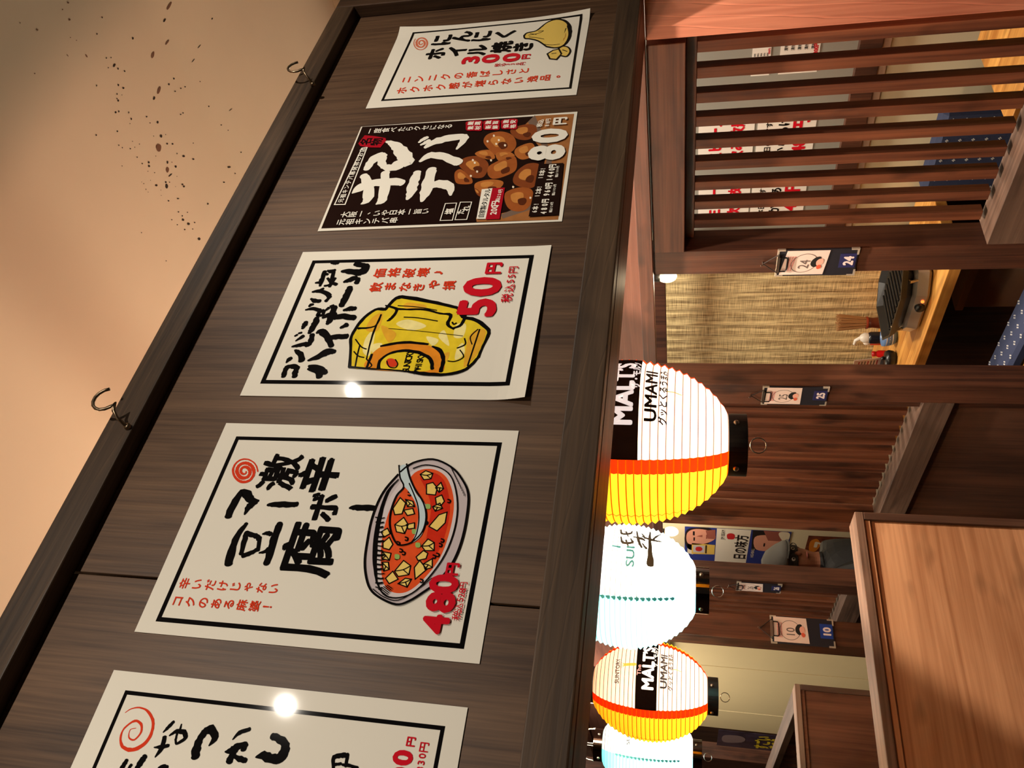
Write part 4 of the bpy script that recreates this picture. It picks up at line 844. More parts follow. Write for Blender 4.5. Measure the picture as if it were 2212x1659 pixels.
  ('T','caption_lettering','red','ら',61.1,250,22.8,0.024,1),
  ('T','caption_lettering','red','な',61.9,276,22.6,0.024,1),
  ('T','caption_lettering','red','い',62.7,301.9,22.4,0.024,1),
  ('T','caption_lettering','red','逸',63.5,327.7,22.3,0.024,1),
  ('T','caption_lettering','red','品',64.3,353.2,22.1,0.024,1),
  ('T','caption_lettering','red','。',65.1,378.6,21.9,0.024,1),
  ('C','garlic_drawing','garlic',[(230.4,287.8),(239,293.6),(245.5,312),(271.5,329.6),(281,349.4),(271.4,367.9),(246.9,381),(211.8,385),(182,378.2),(171,362.6),(178.5,341.4),(203.2,321),(214.2,302.3),(219,291.9)]),
  ('C','garlic_drawing','garliclight',[(245.3,332.9),(261.9,348.2),(249.2,367),(213.4,374.6),(196.7,362.9),(206.2,341.3)]),
  ('C','garlic_drawing','garlicdark',[(228.9,355.7),(239.5,368.2),(219.2,377.3),(195,373.3),(203,362.2)]),
  ('S','garlic_drawing','black',[4.76,4.29,3.81,4.76,7.62,9.53,8.57,6.67,4.76,3.81,4.29],[(228.4,288.1),(239,293.6),(244.9,312.1),(271.5,329.6),(281,349.4),(271.4,367.9),(246.9,381),(211.8,385),(180.8,378.3),(171,362.6),(178.5,341.4)]),
  ('S','garlic_drawing','black',3.77,[(178.5,341.4),(203.2,321),(214.2,302.3),(217.9,291.3),(230.4,287.8)]),
  ('S','garlic_drawing','black',1.9,[(229,296.8),(234.6,320.4),(256.5,341.9),(259.5,362.4)]),
  ('S','garlic_drawing','black',1.85,[(222.2,299.4),(211.6,326.8),(198.8,349),(195.6,369.9)]),
  ('S','garlic_drawing','black',1.9,[(241.7,316),(242,333.3),(241.2,357.6)]),
  ('S','garlic_drawing','black',1.86,[(244.8,374.4),(220.3,370.4),(206.4,360.1)]),
  ('S','garlic_drawing','black',1.89,[(234.9,299.5),(229.3,314.1)]),
  ('S','garlic_drawing','black',1.84,[(188.9,333.2),(183.1,351),(183.6,367.9)]),
  ('C','garlic_drawing','garlic',[(150.4,346.6),(162.1,356.9),(165.3,368.4),(146.1,375.7),(128.2,367.8),(131.4,354)]),
  ('C','garlic_drawing','garlic',[(165.5,366.6),(174.5,375.7),(168.5,387.1),(152.6,392.6),(135.5,386.9),(140.3,374.7)]),
  ('S','garlic_drawing','black',3.61,[(150.4,346.6),(162.1,356.9),(165.3,368.4),(146.1,375.7),(127,367.9),(131.4,354),(150.4,346.6)]),
  ('S','garlic_drawing','black',3.61,[(165.5,366.6),(174.5,375.7),(168.5,387.1),(152.6,392.6),(135.5,386.9),(140.3,374.7)]),
  ('S','garlic_drawing','black',2.26,[(149.2,355.2),(150.7,365.1)]),
  ('S','garlic_drawing','black',2.26,[(161.2,375.6),(153.5,386.5)]),
  ('T','price_lettering','price','3',149.2,188.3,48.4,0.045,1.3),
  ('T','price_lettering','price','0',149.2,230.2,47.7,0.045,1.3),
  ('T','price_lettering','price','0',147.2,273.8,47.1,0.045,1.3),
  ('T','price_lettering','price','円',146.4,304,19.5,0.04,1),
  ('T','price_lettering','price','税',122.6,248.3,12,0.015,1),
  ('T','price_lettering','price','込',122.3,258.9,11.9,0.015,1),
  ('T','price_lettering','price','3',122,269.4,11.9,0.015,1),
  ('T','price_lettering','price','3',121.7,279.9,11.8,0.015,1),
  ('T','price_lettering','price','0',121.4,290.4,11.8,0.015,1),
  ('T','price_lettering','price','円',121.1,300.8,11.8,0.015,1),
 ],
 'nostalgic': [
  ('S','border','black',4.34,[(22.539902809548607,27.59804042921946),(277.4600971904514,27.59804042921946),(277.4600971904514,397.832838445775),(22.539902809548607,397.832838445775),(22.539902809548607,27.59804042921946)]),
  ('S','spiral_mark','red',[0.72,1.27,1.63,2.35,3.07,3.25,3.61,4.34,4.16,3.07,2.35,1.99,2.53,2.71,2.35,1.99,1.45,0.9,0.72],[(256.5,36.7),(261.1,42),(263.4,51.4),(261.3,61.7),(254.4,71.7),(246.2,76.6),(236,77.8),(227.1,73.9),(220.9,62.7),(222.9,50.5),(231.5,43.7),(241,43.6),(249.3,52),(247.2,61.2),(238.9,65.2),(230.8,60.9),(232.6,53.4),(240.1,51.3),(242.4,57.3)]),
  ('S','title_lettering','black',[1.25,4.46,3.57],[(226.1,87.4),(227.4,95.8),(229.5,103.4)]),
  ('S','title_lettering','black',[5.34,5.34,1.78],[(237,95),(226.2,96.4),(217.1,93.1)]),
  ('S','title_lettering','black',[1.46,4.19,3.65],[(241.7,91.3),(247.2,94.9),(253.2,98.7)]),
  ('S','title_lettering','black',[1.63,2.71],[(251.7,109),(245.4,109.8)]),
  ('S','title_lettering','black',[1.8,4.51,5.41,4.51],[(239.2,100),(244.1,106.3),(244.2,115.3),(239.6,119.8)]),
  ('S','title_lettering','black',[4.46,3.56,2.67,2.67],[(239.6,119.8),(235.9,116.9),(232.4,111.5),(236.7,108.6)]),
  ('S','title_lettering','black',[2.71,2.35],[(235.9,108.9),(242.6,108)]),
  ('S','title_lettering','black',[9.77,9.77,8,8],[(222.5,138.4),(230.5,136.5),(238.9,136.4),(246.7,139)]),
  ('S','title_lettering','black',[7.98,8.87,7.98,1.77],[(246.7,139),(250.3,145),(243.1,152.8),(234.4,149.5)]),
  ('S','title_lettering','black',[1.74,6.97,6.97,6.1],[(230.5,170),(232.3,176),(237.1,181.8),(239.7,190.4)]),
  ('S','title_lettering','black',[6.07,6.07,3.47],[(239.7,190.4),(235.4,189.2),(234.4,187.6)]),
  ('S','title_lettering','black',[7.79,6.92,5.19],[(222,178.1),(230.3,179.6),(235.5,182.4)]),
  ('S','title_lettering','black',[3.43,6,5.15],[(227.3,181.8),(225.6,189.1),(224.8,196)]),
  ('S','title_lettering','black',[1.24,4.42,4.42],[(242.9,173.8),(250.1,178.8),(254.9,189)]),
  ('S','title_lettering','black',[6.88,7.75,8.61,9.47],[(250.8,216.9),(249.1,225),(245.1,233),(238.9,236)]),
  ('S','title_lettering','black',[9.34,10.19,9.34,8.49,1.36],[(238.9,236),(232.1,232.8),(229.5,224.3),(231.5,213.3),(229.1,205.7)]),
  ('S','title_lettering','black',[4.41,5.3,4.41],[(198.9,58.5),(204.9,60.5),(210.4,61.8)]),
  ('S','title_lettering','black',[3.53,3.53],[(199.9,67),(206.7,69.2)]),
  ('S','title_lettering','black',[5.29,7.05,6.17],[(203.5,77.2),(210.2,78.9),(216.2,81.1)]),
  ('S','title_lettering','black',[5.22,6.09,4.35],[(201.4,101.9),(207.8,104.8),(208.9,111.2)]),
  ('S','title_lettering','black',[4.17,5,5],[(238.2,289.7),(240.7,297.2),(241.4,304.2)]),
  ('S','title_lettering','black',[4.15,3.32,3.32],[(237.5,290),(232.8,290.9),(226.8,293.1)]),
  ('S','title_lettering','black',[3.29,3.29],[(241.4,304.2),(231.3,305.2)]),
  ('S','title_lettering','black',[2.97,2.97],[(231.5,292.6),(233,299.4)]),
  ('S','title_lettering','black',[2.47,3.29,3.29],[(232.4,301.3),(232.4,308.5),(231.1,317.8)]),
  ('T','price_lettering','price','0',245.5,362.6,27.3,0.045,1),
  ('T','price_lettering','price','0',229.8,363.6,26.9,0.045,1),
  ('T','price_lettering','price','3',215.1,364.5,26.6,0.045,1),
  ('T','price_lettering','price','円',261.2,367.6,10.3,0.03,1),
  ('T','price_lettering','price','円',257.5,382.4,10.6,0.015,1),
  ('T','price_lettering','price','0',249.3,382.2,10,0.015,1),
  ('T','price_lettering','price','3',243,382.4,9.9,0.015,1),
  ('T','price_lettering','price','3',237.3,382.6,9.9,0.015,1),
  ('T','price_lettering','price','込',230,382.5,10.4,0.015,1),
  ('T','price_lettering','price','税',221.7,382.6,10.4,0.015,1),
 ],
}
# ink drops on the ceiling: place and half-axes in metres
INK=[(1.745,0.775,0.0076,0.002,-0.0141,0.0025,1),(1.701,0.788,0.0047,0.0015,-0.0059,0.0015,0),(1.67,0.826,0.006,0.0017,-0.009,0.0015,1),(1.597,0.817,0.0054,0.0024,-0.0083,0.0039,1),(1.782,0.9,0.0052,0.0011,-0.0085,0.0001,0),(1.73,0.909,0.005,0.0011,-0.0083,0.0,0),(1.563,0.757,0.0026,0.0014,-0.0021,0.0017,0),(1.465,0.693,0.0019,0.001,-0.0014,0.0011,0),(1.507,0.679,0.0014,0.0008,-0.0014,0.0011,0),(1.891,0.884,0.0032,0.0011,-0.0034,0.0008,0),(1.461,0.763,0.0037,0.0015,-0.0044,0.0016,0),(1.451,0.74,0.0014,0.0008,-0.0014,0.0011,0),(1.465,0.747,0.0014,0.0008,-0.0011,0.0009,0),(1.44,0.756,0.0014,0.0008,-0.0011,0.0009,0),(1.466,0.774,0.0019,0.0011,-0.0017,0.0014,0),(1.481,0.789,0.002,0.0012,-0.0014,0.0012,0),(1.379,0.761,0.0013,0.0008,-0.0014,0.0011,0),(1.439,0.797,0.0019,0.0012,-0.002,0.0016,0),(1.448,0.81,0.0029,0.0018,-0.0017,0.0014,0),(1.42,0.807,0.0014,0.0009,-0.0014,0.0012,0),(1.432,0.817,0.0009,0.0006,-0.0009,0.0007,0),(1.412,0.813,0.0014,0.0009,-0.0011,0.0009,0),(1.412,0.818,0.0023,0.0015,-0.002,0.0016,0),(1.625,0.895,0.0023,0.0014,-0.0019,0.0015,0),(1.597,0.893,0.0028,0.0018,-0.0019,0.0015,0),(1.605,0.917,0.0023,0.0015,-0.0013,0.001,0),(1.631,0.925,0.0024,0.0015,-0.0013,0.001,0),(1.649,0.932,0.0024,0.0015,-0.0013,0.001,0),(1.553,0.881,0.0055,0.0024,-0.0105,0.0036,1),(1.523,0.883,0.0035,0.0018,-0.0043,0.002,0),(1.715,0.958,0.0019,0.0012,-0.001,0.0008,0),(1.699,1.02,0.0026,0.0017,-0.0014,0.0011,0),(1.781,1.084,0.0042,0.0002,-0.011,-0.003,0),(1.385,0.83,0.0023,0.0015,-0.0017,0.0014,0),(1.395,0.834,0.0018,0.0012,-0.0017,0.0014,0),(1.421,0.854,0.0014,0.0009,-0.0018,0.0014,0),(1.417,0.868,0.0019,0.0013,-0.0018,0.0014,0),(1.405,0.872,0.0009,0.0006,-0.0009,0.0007,0),(1.466,0.895,0.002,0.0014,-0.0015,0.0012,0),(1.465,0.911,0.0015,0.001,-0.0012,0.001,0),(1.49,0.926,0.0031,0.0021,-0.0025,0.002,0),(1.58,0.965,0.0023,0.0015,-0.0013,0.001,0),(1.591,0.968,0.0023,0.0016,-0.0013,0.001,0),(1.357,0.859,0.0018,0.0012,-0.0014,0.0012,0),(1.296,0.826,0.0017,0.0012,-0.0014,0.0011,0),(1.475,0.954,0.0037,0.0026,-0.0028,0.0023,0),(1.452,0.938,0.001,0.0007,-0.0009,0.0007,0),(1.492,0.962,0.0011,0.0007,-0.0009,0.0008,0),(1.71,1.084,0.0027,0.0018,-0.0014,0.0011,0),(1.727,1.112,0.0021,0.0014,-0.0011,0.0009,0),(1.446,0.966,0.0077,0.0056,-0.0074,0.006,1),(1.337,0.881,0.0013,0.001,-0.0012,0.0009,0),(1.342,0.891,0.0013,0.001,-0.0012,0.0009,0),(1.362,0.908,0.0018,0.0013,-0.0012,0.0009,0),(1.381,0.902,0.0009,0.0007,-0.0009,0.0007,0),(1.396,0.92,0.001,0.0007,-0.0009,0.0007,0),(1.377,0.915,0.0009,0.0007,-0.0009,0.0007,0),(1.48,0.979,0.0027,0.0019,-0.0019,0.0015,0),(1.497,0.992,0.0027,0.0019,-0.0016,0.0013,0),(1.568,1.04,0.0018,0.0013,-0.001,0.0008,0),(1.493,1.017,0.0016,0.0012,-0.0013,0.001,0),(1.422,0.972,0.001,0.0007,-0.0009,0.0007,0),(1.51,1.037,0.0045,0.0033,-0.0019,0.0016,0),(1.537,1.066,0.0035,0.0026,-0.0017,0.0013,0),(1.366,0.934,0.0014,0.001,-0.0012,0.001,0),(1.369,0.954,0.0014,0.0011,-0.0012,0.001,0),(1.39,0.966,0.0024,0.0018,-0.0021,0.0017,0),(1.384,0.972,0.0029,0.0022,-0.0021,0.0017,0),(1.446,1.008,0.0026,0.0019,-0.0028,0.0023,0),(1.46,1.018,0.0011,0.0008,-0.001,0.0008,0),(1.432,1.019,0.0047,0.0035,-0.0053,0.0043,1),(1.464,1.034,0.0032,0.0024,-0.0022,0.0018,0),(1.431,1.034,0.0067,0.0024,-0.0048,0.0002,0),(1.31,0.916,0.0009,0.0007,-0.0009,0.0007,0),(1.371,0.977,0.001,0.0007,-0.0009,0.0007,0),(1.388,0.994,0.0015,0.0011,-0.0009,0.0007,0),(1.653,1.178,0.0067,0.005,-0.0021,0.0017,0),(1.664,1.208,0.0027,0.0021,-0.0011,0.0009,0),(1.601,1.189,0.0038,0.003,-0.0014,0.0011,0),(1.734,1.189,0.0029,0.0021,-0.0015,0.0012,0),(1.37,1.017,0.0034,0.0027,-0.0018,0.0015,0),(1.399,1.042,0.004,0.0032,-0.0044,0.0035,0),(1.404,1.034,0.0025,0.002,-0.0016,0.0013,0),(1.415,1.043,0.0015,0.0012,-0.0009,0.0008,0),(1.451,1.078,0.0032,0.0025,-0.0016,0.0013,0),(1.452,1.085,0.0032,0.0026,-0.0019,0.0016,0),(1.449,1.052,0.0011,0.0008,-0.0006,0.0005,0),(1.425,1.064,0.001,0.0008,-0.0006,0.0005,0),(1.362,0.996,0.001,0.0007,-0.0006,0.0005,0),(1.337,0.986,0.0014,0.0011,-0.0009,0.0007,0),(1.334,0.979,0.0009,0.0007,-0.0006,0.0005,0),(1.333,0.999,0.0014,0.0011,-0.0009,0.0007,0),(1.334,1.008,0.0009,0.0008,-0.0006,0.0005,0),(1.374,1.034,0.001,0.0008,-0.0006,0.0005,0),(1.365,1.043,0.001,0.0008,-0.0006,0.0005,0),(1.377,1.069,0.002,0.0016,-0.0013,0.001,0),(1.41,1.089,0.0036,0.003,-0.0013,0.001,0),(1.498,1.178,0.0029,0.0024,-0.0017,0.0014,0),(1.386,1.111,0.0021,0.0017,-0.0013,0.001,0),(1.413,1.135,0.0016,0.0013,-0.001,0.0008,0),(1.39,1.127,0.0021,0.0018,-0.0013,0.001,0),(1.385,1.135,0.0036,0.0031,-0.0023,0.0018,0),(1.351,1.106,0.0015,0.0013,-0.001,0.0008,0),(1.394,1.156,0.0042,0.0037,-0.0026,0.0021,0),(1.416,1.171,0.0022,0.0019,-0.0013,0.0011,0),(1.358,1.128,0.0015,0.0013,-0.001,0.0008,0),(1.371,1.155,0.0021,0.0018,-0.0013,0.0011,0),(1.397,1.176,0.0016,0.0014,-0.001,0.0008,0),(1.398,1.21,0.0043,0.0039,-0.0027,0.0022,0),(1.448,1.266,0.0023,0.0021,-0.0014,0.0011,0),(1.423,1.259,0.0017,0.0015,-0.001,0.0008,0),(1.41,1.253,0.0017,0.0015,-0.001,0.0008,0),(1.364,1.244,0.0016,0.0015,-0.001,0.0008,0),(1.257,1.154,0.0014,0.0013,-0.0009,0.0008,0),(1.243,1.052,0.0013,0.0012,-0.0009,0.0007,0),(1.438,0.612,0.0026,0.0013,-0.0013,0.0011,1),(1.413,0.613,0.0017,0.0009,-0.001,0.0008,1),(1.415,0.635,0.0026,0.0014,-0.0016,0.0013,1),(1.321,0.606,0.0023,0.0013,-0.0015,0.0012,1),(1.354,0.678,0.0009,0.0012,-0.0002,0.0021,1),(1.401,0.706,0.0016,0.0016,-0.0011,0.0029,1),(1.25,0.655,0.0015,0.0009,-0.001,0.0008,1),(1.293,0.577,0.0011,0.0006,-0.001,0.0008,1),(1.4,0.671,0.0013,0.0007,-0.0008,0.0006,1),(1.389,0.659,0.0013,0.0007,-0.0008,0.0006,1)]
# ================================================================== materials
M_PLY = wood('stained_plywood', (58, 38, 25), (106, 78, 55), 'Z', 0.5, 1.6, 0.2)
M_RAIL = wood('dark_rail_x', (38, 26, 17), (84, 63, 44), 'X', 0.5, 0.9, 0.6, rings=.45, ring_scale=28)
M_RAILZ = wood('dark_rail_z', (40, 27, 18), (84, 60, 42), 'Z', 0.5, 0.9, 0.5)
M_RED_X = wood('red_brown_x', (74, 40, 26), (140, 88, 62), 'X', 0.5, 0.8, 0.5)
M_RED_Y = wood('red_brown_y', (66, 36, 25), (116, 72, 52), 'Y', 0.5, 0.8, 0.6)
M_RED_Z = wood('red_brown_z', (64, 32, 20), (128, 76, 50), 'Z', 0.5, 0.6, 0.75)
M_POST_Z = wood('post_brown_z', (50, 27, 18), (100, 60, 41), 'Z', 0.5, 0.7, 0.6)
M_LIT_Z = wood('pink_lit_cedar_z', (166, 98, 76), (212, 142, 114), 'Z', 0.5, 0.45, 0.3, rings=.5, ring_scale=22)  # pink of the lantern light put into the wood colour
M_GREY_Y = wood('grey_rail_y', (62, 45, 36), (110, 86, 72), 'Y', 0.55, 0.7, 0.5)
M_GREY_X = wood('grey_cap_x', (92, 68, 54), (158, 124, 104), 'X', 0.55, 0.7, 0.4)
M_GREY_Z = wood('grey_stile_z', (70, 46, 34), (112, 80, 62), 'Z', 0.55, 0.7, 0.4)
M_LOWPLY = wood('orange_plywood', (160, 108, 72), (222, 168, 124), 'X', 0.55, 0.5, 0.5)
M_LOWPLY2 = wood('red_plywood', (84, 46, 30), (130, 80, 56), 'Z', 0.55, 0.5, 0.3)
M_TABLE = wood('pine_table', (170, 106, 40), (236, 176, 92), 'Y', 0.4, 0.5, 0.5)
M_PINKPLY = wood('soffit_plywood', (82, 48, 38), (114, 74, 60), 'Y', 0.5, 0.9, 0.15)
M_RET_Y = wood('return_rail_y', (50, 27, 19), (94, 56, 42), 'Y', 0.5, 0.8, 0.6)
M_METAL = plain('brushed_steel', (190, 182, 170), 0.3, 1.0)
M_HOOK = plain('dull_screw_hook', (120, 104, 84), 0.35, 1.0)
M_BLACK = plain('black_plastic', (16, 15, 15), 0.4)
M_STRING = plain('dark_string', (30, 20, 16), 0.7)
M_CREAM = plain('cream_wall', (216, 204, 172), 0.7, vary=0.03, vscale=2)
M_GREYWALL = plain('grey_wall', (142, 138, 128), 0.7, vary=0.04, vscale=2)
M_YELLOW = plain('yellow_wall', (222, 203, 156), 0.65, vary=0.03, vscale=3)
M_CEIL = plain('washi_ceiling', (236, 220, 202), 0.85, bump=0.05, vary=0.03, vscale=3)
M_FLOOR = plain('dark_floor', (60, 44, 34), 0.6, vary=0.2)
M_INNER_Z = wood('inner_brown', (54, 32, 22), (92, 58, 40), 'Z', 0.6, 0.7, 0.2)  # dark brown wood of inner panels and end walls

# ================================================================== the setting
struct('floor', MB().box(-4, 6, -4, 9, -1.65, -1.55), M_FLOOR)
ceil = struct('ceiling', MB().box(-4, 2.75, -3.5, 9, 1.24, 1.34), M_CEIL, label='pale washi-like ceiling with ink splashes')
INK_D = plain('ink_drop', (44, 26, 16), 0.7); INK_G = plain('ink_diluted', (122, 84, 66), 0.7)
mb = MB()
for (x, y, ax, ay, bx_, by_, g) in INK:
    vs = [(x+ax*math.cos(t)*(1+.15*math.sin(3*t+x*50))+bx_*math.sin(t), y+ay*math.cos(t)+by_*math.sin(t)*(1+.12*math.cos(2*t+y*70)), 1.2392) for t in [2*math.pi*k/14 for k in range(14)]]
    mb.add(vs, [tuple(range(14))], INK_G if g else INK_D)
ink = obj('ink_splatter', mb, None, ceil, (0, 0, 0)); ink.location.z = 0; ink['kind'] = 'stuff'
for v in ink.data.vertices: v.co.z = v.co.z
ceil.location.z = EYE
# far wall of the booths: grey above, dark rail, pale wainscot below
struct('wall_right', MB().box(2.65, 2.75, -1, 9, -1.55, -0.64).box(2.65, 2.75, -1, 9, -0.64, 1.24), M_CREAM)
wg = MB().box(2.644, 2.651, 0.2, 2.33, -0.54, 1.19)
tag(obj('wall_booth', wg, M_GREYWALL), None, None, None, 'structure')['label'] = 'grey upper wall behind the slats'
struct('trim_1', MB().box(2.62, 2.65, -1, 2.33, -0.613, -0.54), M_POST_Z, 0.002)
struct('trim_2', MB().box(2.635, 2.65, -1, 2.33, -0.642, -0.613), plain('pinkish_trim', (186, 158, 140), 0.6), 0.001)
struct('trim_3', MB().box(2.628, 2.652, -1, 9, 1.208, 1.24), plain('ceiling_trim', (226, 204, 178), 0.7), 0.002)
struct('trim_4', MB().box(2.60, 2.65, 2.0, 3.6, -1.55, -0.93), M_INNER_Z)
struct('wall_end', MB().box(-4, 3, 8.4, 8.5, -1.55, 1.24), M_INNER_Z)
struct('wall_left', MB().box(-2.6, -2.5, -3, 8.5, -1.55, 1.24), M_INNER_Z)
# yellow partition along the aisle, with joints between its boards
yw = Thing('wall_aisle', None, None, (1.72, 5.5, -1.55), None, 'structure')
ys = [4.45, 5.05, 5.95, 6.40]
for a, b in zip(ys[:-1], ys[1:]):
    yw.box('wall_board', 1.72, 1.75, a+.004, b-.004, -1.55, 0.09, M_YELLOW, None, 0.003)
yw.box('joint_strip', 1.728, 1.752, 4.45, 6.40, -1.55, 0.09, plain('joint', (120, 104, 72), .7), None, 0)

# ================================================================== hanging sign panel (front) and its return along the aisle
T = Thing('hanging_sign_panel', 'long dark brown framed plywood panel carrying the five posters', 'sign panel', (0.3, 0.82, 0.105))
T.box('plywood_sheet', -1.6, 0.3265, 0.8235, 0.84, 0.14, 0.79, M_PLY, None, 0.0008)
T.box('plywood_sheet', 0.3295, 1.72, 0.8235, 0.84, 0.14, 0.79, M_PLY, None, 0.0008)
T.box('bottom_rail', -1.6, 1.86, 0.795, 0.8235, 0.105, 0.151, M_RAIL)
T.box('top_rail', -1.6, 1.695, 0.795, 0.8235, 0.752, 0.797, M_RAIL)
T.box('end_stile', 1.695, 1.86, 0.795, 0.8235, 0.151, 0.797, M_RAILZ)
T.box('back_rail', -1.6, 1.716, 0.829, 0.942, 0.105, 0.148, M_RED_X)
T.box('back_sheet', -1.6, 1.70, 0.925, 0.942, 0.148, 0.79, M_PLY, None, 0)
T = Thing('hanging_sign_panel', 'reddish framed panel above the slatted screens, behind the lanterns', 'sign panel', (1.70, 3.5, 0.105))
T.box('bottom_rail', 1.695, 1.725, 0.946, 7.6, 0.105, 0.147, M_RET_Y)
T.box('plywood_sheet', 1.71, 1.722, 0.946, 7.6, 0.147, 0.79, M_PINKPLY, None, 0)
T.box('top_rail', 1.695, 1.725, 0.946, 7.6, 0.75, 0.79, M_RED_Y)
# corner post under the front panel
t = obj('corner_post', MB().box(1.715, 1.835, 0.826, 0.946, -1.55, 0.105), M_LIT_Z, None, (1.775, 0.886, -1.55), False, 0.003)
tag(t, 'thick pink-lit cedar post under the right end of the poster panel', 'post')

# ================================================================== screw hooks in the top rail
def hook(x, zb, label):
    pts = [(x, 0.797, zb), (x, 0.785, zb+.002), (x+.003, 0.776, zb+.008), (x+.012, 0.772, zb+.016)]
    for k in range(11):
        a = math.radians(-70+k*24); r = 0.019
        pts.append((x+.030 - 0.0*r + r*math.cos(math.pi-a)*0.95, 0.770, zb+.036 + r*math.sin(a)))
    T = Thing('screw_hook', label, 'hook', (x, 0.79, zb), 'open screw hooks in the top rail')
    T.part('wire', MB().tube(pts, 0.0024, 8), M_HOOK, None, True)
    T.part('collar', MB().lathe([(0.0001, 0.796), (0.005, 0.7955), (0.0045, 0.789), (0.0001, 0.7885)], (x, 0, zb), 12, None, axis='Y'), M_HOOK, None, True)
hook(0.53, 0.758, 'open screw hook in the top rail above the tofu poster')
hook(1.375, 0.750, 'open screw hook in the top rail above the garlic poster')

# ================================================================== the five laminated posters
INKM = {'black': (14, 13, 14), 'red': (214, 62, 36), 'price': (204, 24, 40), 'bowlgrey': (196, 182, 182), 'bowllight': (214, 202, 200),
        'soup': (226, 84, 40), 'soupdeep': (206, 48, 28), 'tofu': (240, 206, 112), 'leek': (150, 178, 96), 'spoon': (196, 212, 214),
        'mugyellow': (230, 200, 46), 'mugpale': (242, 226, 150), 'mugamber': (226, 168, 50), 'mugorange': (226, 138, 38),
        'darkpanel': (30, 16, 14), 'woodboard': (158, 102, 58), 'plate': (118, 96, 82), 'chickA': (156, 84, 40), 'chickB': (130, 66, 34), 'chickC': (172, 100, 48),
        'chickhi': (196, 128, 64), 'chickdark': (88, 42, 24), 'glint': (240, 222, 196), 'white': (236, 230, 216), 'seal': (168, 20, 36),
        'faded': (206, 112, 84), 'garlic': (226, 192, 96), 'garliclight': (238, 214, 130), 'garlicdark': (190, 140, 60)}
def ink_mat(k):
    v = 0.10 if k.startswith(('chick', 'soup', 'mug', 'wood')) else 0.0
    return plain('print_'+k, INKM[k], 0.045, 0, 0.25, 0, v, 60)
M_PAPER = plain('laminated_paper', (230, 223, 208), 0.04, 0, 0.25)
def poster(key, xl, zt, label, lift, rot=0.0):
    PW, PH = 0.300, 0.420; Y0 = 0.8227
    ca, sa = math.cos(rot), math.sin(rot)
    def mp(u, v, d):                     # millimetres on the sheet -> place on the panel
        lu, lv = u/1000-PW/2, v/1000-PH/2
        x = xl+PW/2 + lu*ca - lv*sa; z = zt-PH/2 - (lu*sa + lv*ca)
        return (x, Y0 - d - lift(u/300, v/420), z)
    T = Thing('menu_poster', label, 'poster', (xl+PW/2, Y0, zt-PH), 'laminated posters on the sign panel')
    nu, nv = 24, 32; mb = MB(); vs = []; fs = []
    for s, d in ((0, 0.0006), (1, 0.0001)):
        for j in range(nv+1):
            for i in range(nu+1): vs.append(mp(300*i/nu, 420*j/nv, d))
    K = (nu+1)*(nv+1)
    for s in (0, K):
        for j in range(nv):
            for i in range(nu):
                a = s+j*(nu+1)+i; fs.append((a, a+1, a+nu+2, a+nu+1))
    rim = [j*(nu+1) for j in range(nv+1)] + [nv*(nu+1)+i for i in range(1, nu+1)] + [j*(nu+1)+nu for j in range(nv-1, -1, -1)] + [i for i in range(nu-1, 0, -1)]
    for a, b in zip(rim, rim[1:]+rim[:1]): fs.append((a, b, b+K, a+K))
    mb.add(vs, fs); T.part('paper', mb, M_PAPER)
    parts = {}; order = {}
    for n, op in enumerate(POSTER_ART[key]):
        kind, part, col = op[:3]; m = ink_mat(col)
        if part not in parts: parts[part] = MB()
        d = 0.0008 + n*0.000014; q = parts[part]
        if kind in 'FC':
            pts = smooth_pts(op[3], True, 5) if kind == 'C' else op[3]
            fill_poly(q, [p[:2] for p in pts], mp, d, m)
        elif kind == 'S':
            w, pts = op[3], op[4]; brush = isinstance(w, (list, tuple))
            if not brush and part not in ('border', 'caption_lettering') and len(pts) > 2 and pts[0] != pts[-1]: pts = smooth_pts(pts)
            ribbon(q, pts, w, mp, d, m, brush, closed=(not brush and pts[0] == pts[-1]))
        else:
            ch, u, v, h, bold, sx = op[3:9]
            text_on(q, ch, u, v, h, mp, d, m, bold, sx, 0.012 if bold >= 0.03 and col in ('black',) else 0.004)
    for k, q in parts.items(): T.part(k, q)
    return T
flat = lambda u, v: 0.0
def lift_hb(u, v): return 0.007*max(0, (v-0.86)/0.14)**2*max(0, 1-u*1.1) + 0.0012*max(0, (v-.93)/.07)
def lift_ga(u, v): return 0.010*max(0, (u-0.86)/0.14)**2*(max(0, (v-.6)/.4)**2 + 0.7*max(0, (.35-v)/.35)**2)
def lift_ch(u, v): return 0.0
poster('nostalgic', -0.0846, 0.637, 'leftmost white poster cut by the frame edge, open red spiral and black brush letters', flat)
poster('mabo', 0.2606, 0.6325, 'white poster with a drawn bowl of red tofu stew, priced 480', flat)
poster('highball', 0.6090, 0.6300, 'white poster with a drawn yellow beer mug, priced 50', lift_hb)
poster('chicken', 0.9625, 0.6215, 'dark brown poster with glazed chicken wings and big white letters, priced 80', lift_ch, -0.012)
poster('garlic', 1.3205, 0.6300, 'white poster with a drawn garlic bulb, priced 300', lift_ga, 0.004)

# ================================================================== slatted screens along the aisle (plane X = 1.72)
def header(T, y0, y1):
    T.box('header_beam', 1.72, 1.81, y0, y1, 0.016, 0.1045, M_RED_Y)
def slat_proto(z0, z1, mat):
    return MB().box(-0.015, 0.015, -0.0145, 0.0145, z0, z1)
def slats(T, ys, z0, z1, mat, x=1.80):
    first = None
    for y in ys:
        if first is None:
            first = obj('slat', slat_proto(z0-T.base[2], z1-T.base[2], mat), mat, T.o, (0, 0, 0), False, 0.0015); o = first
        else:
            o = first.copy(); COL.objects.link(o); o.parent = T.o
        o.location = (x-T.base[0], y-T.base[1], 0)
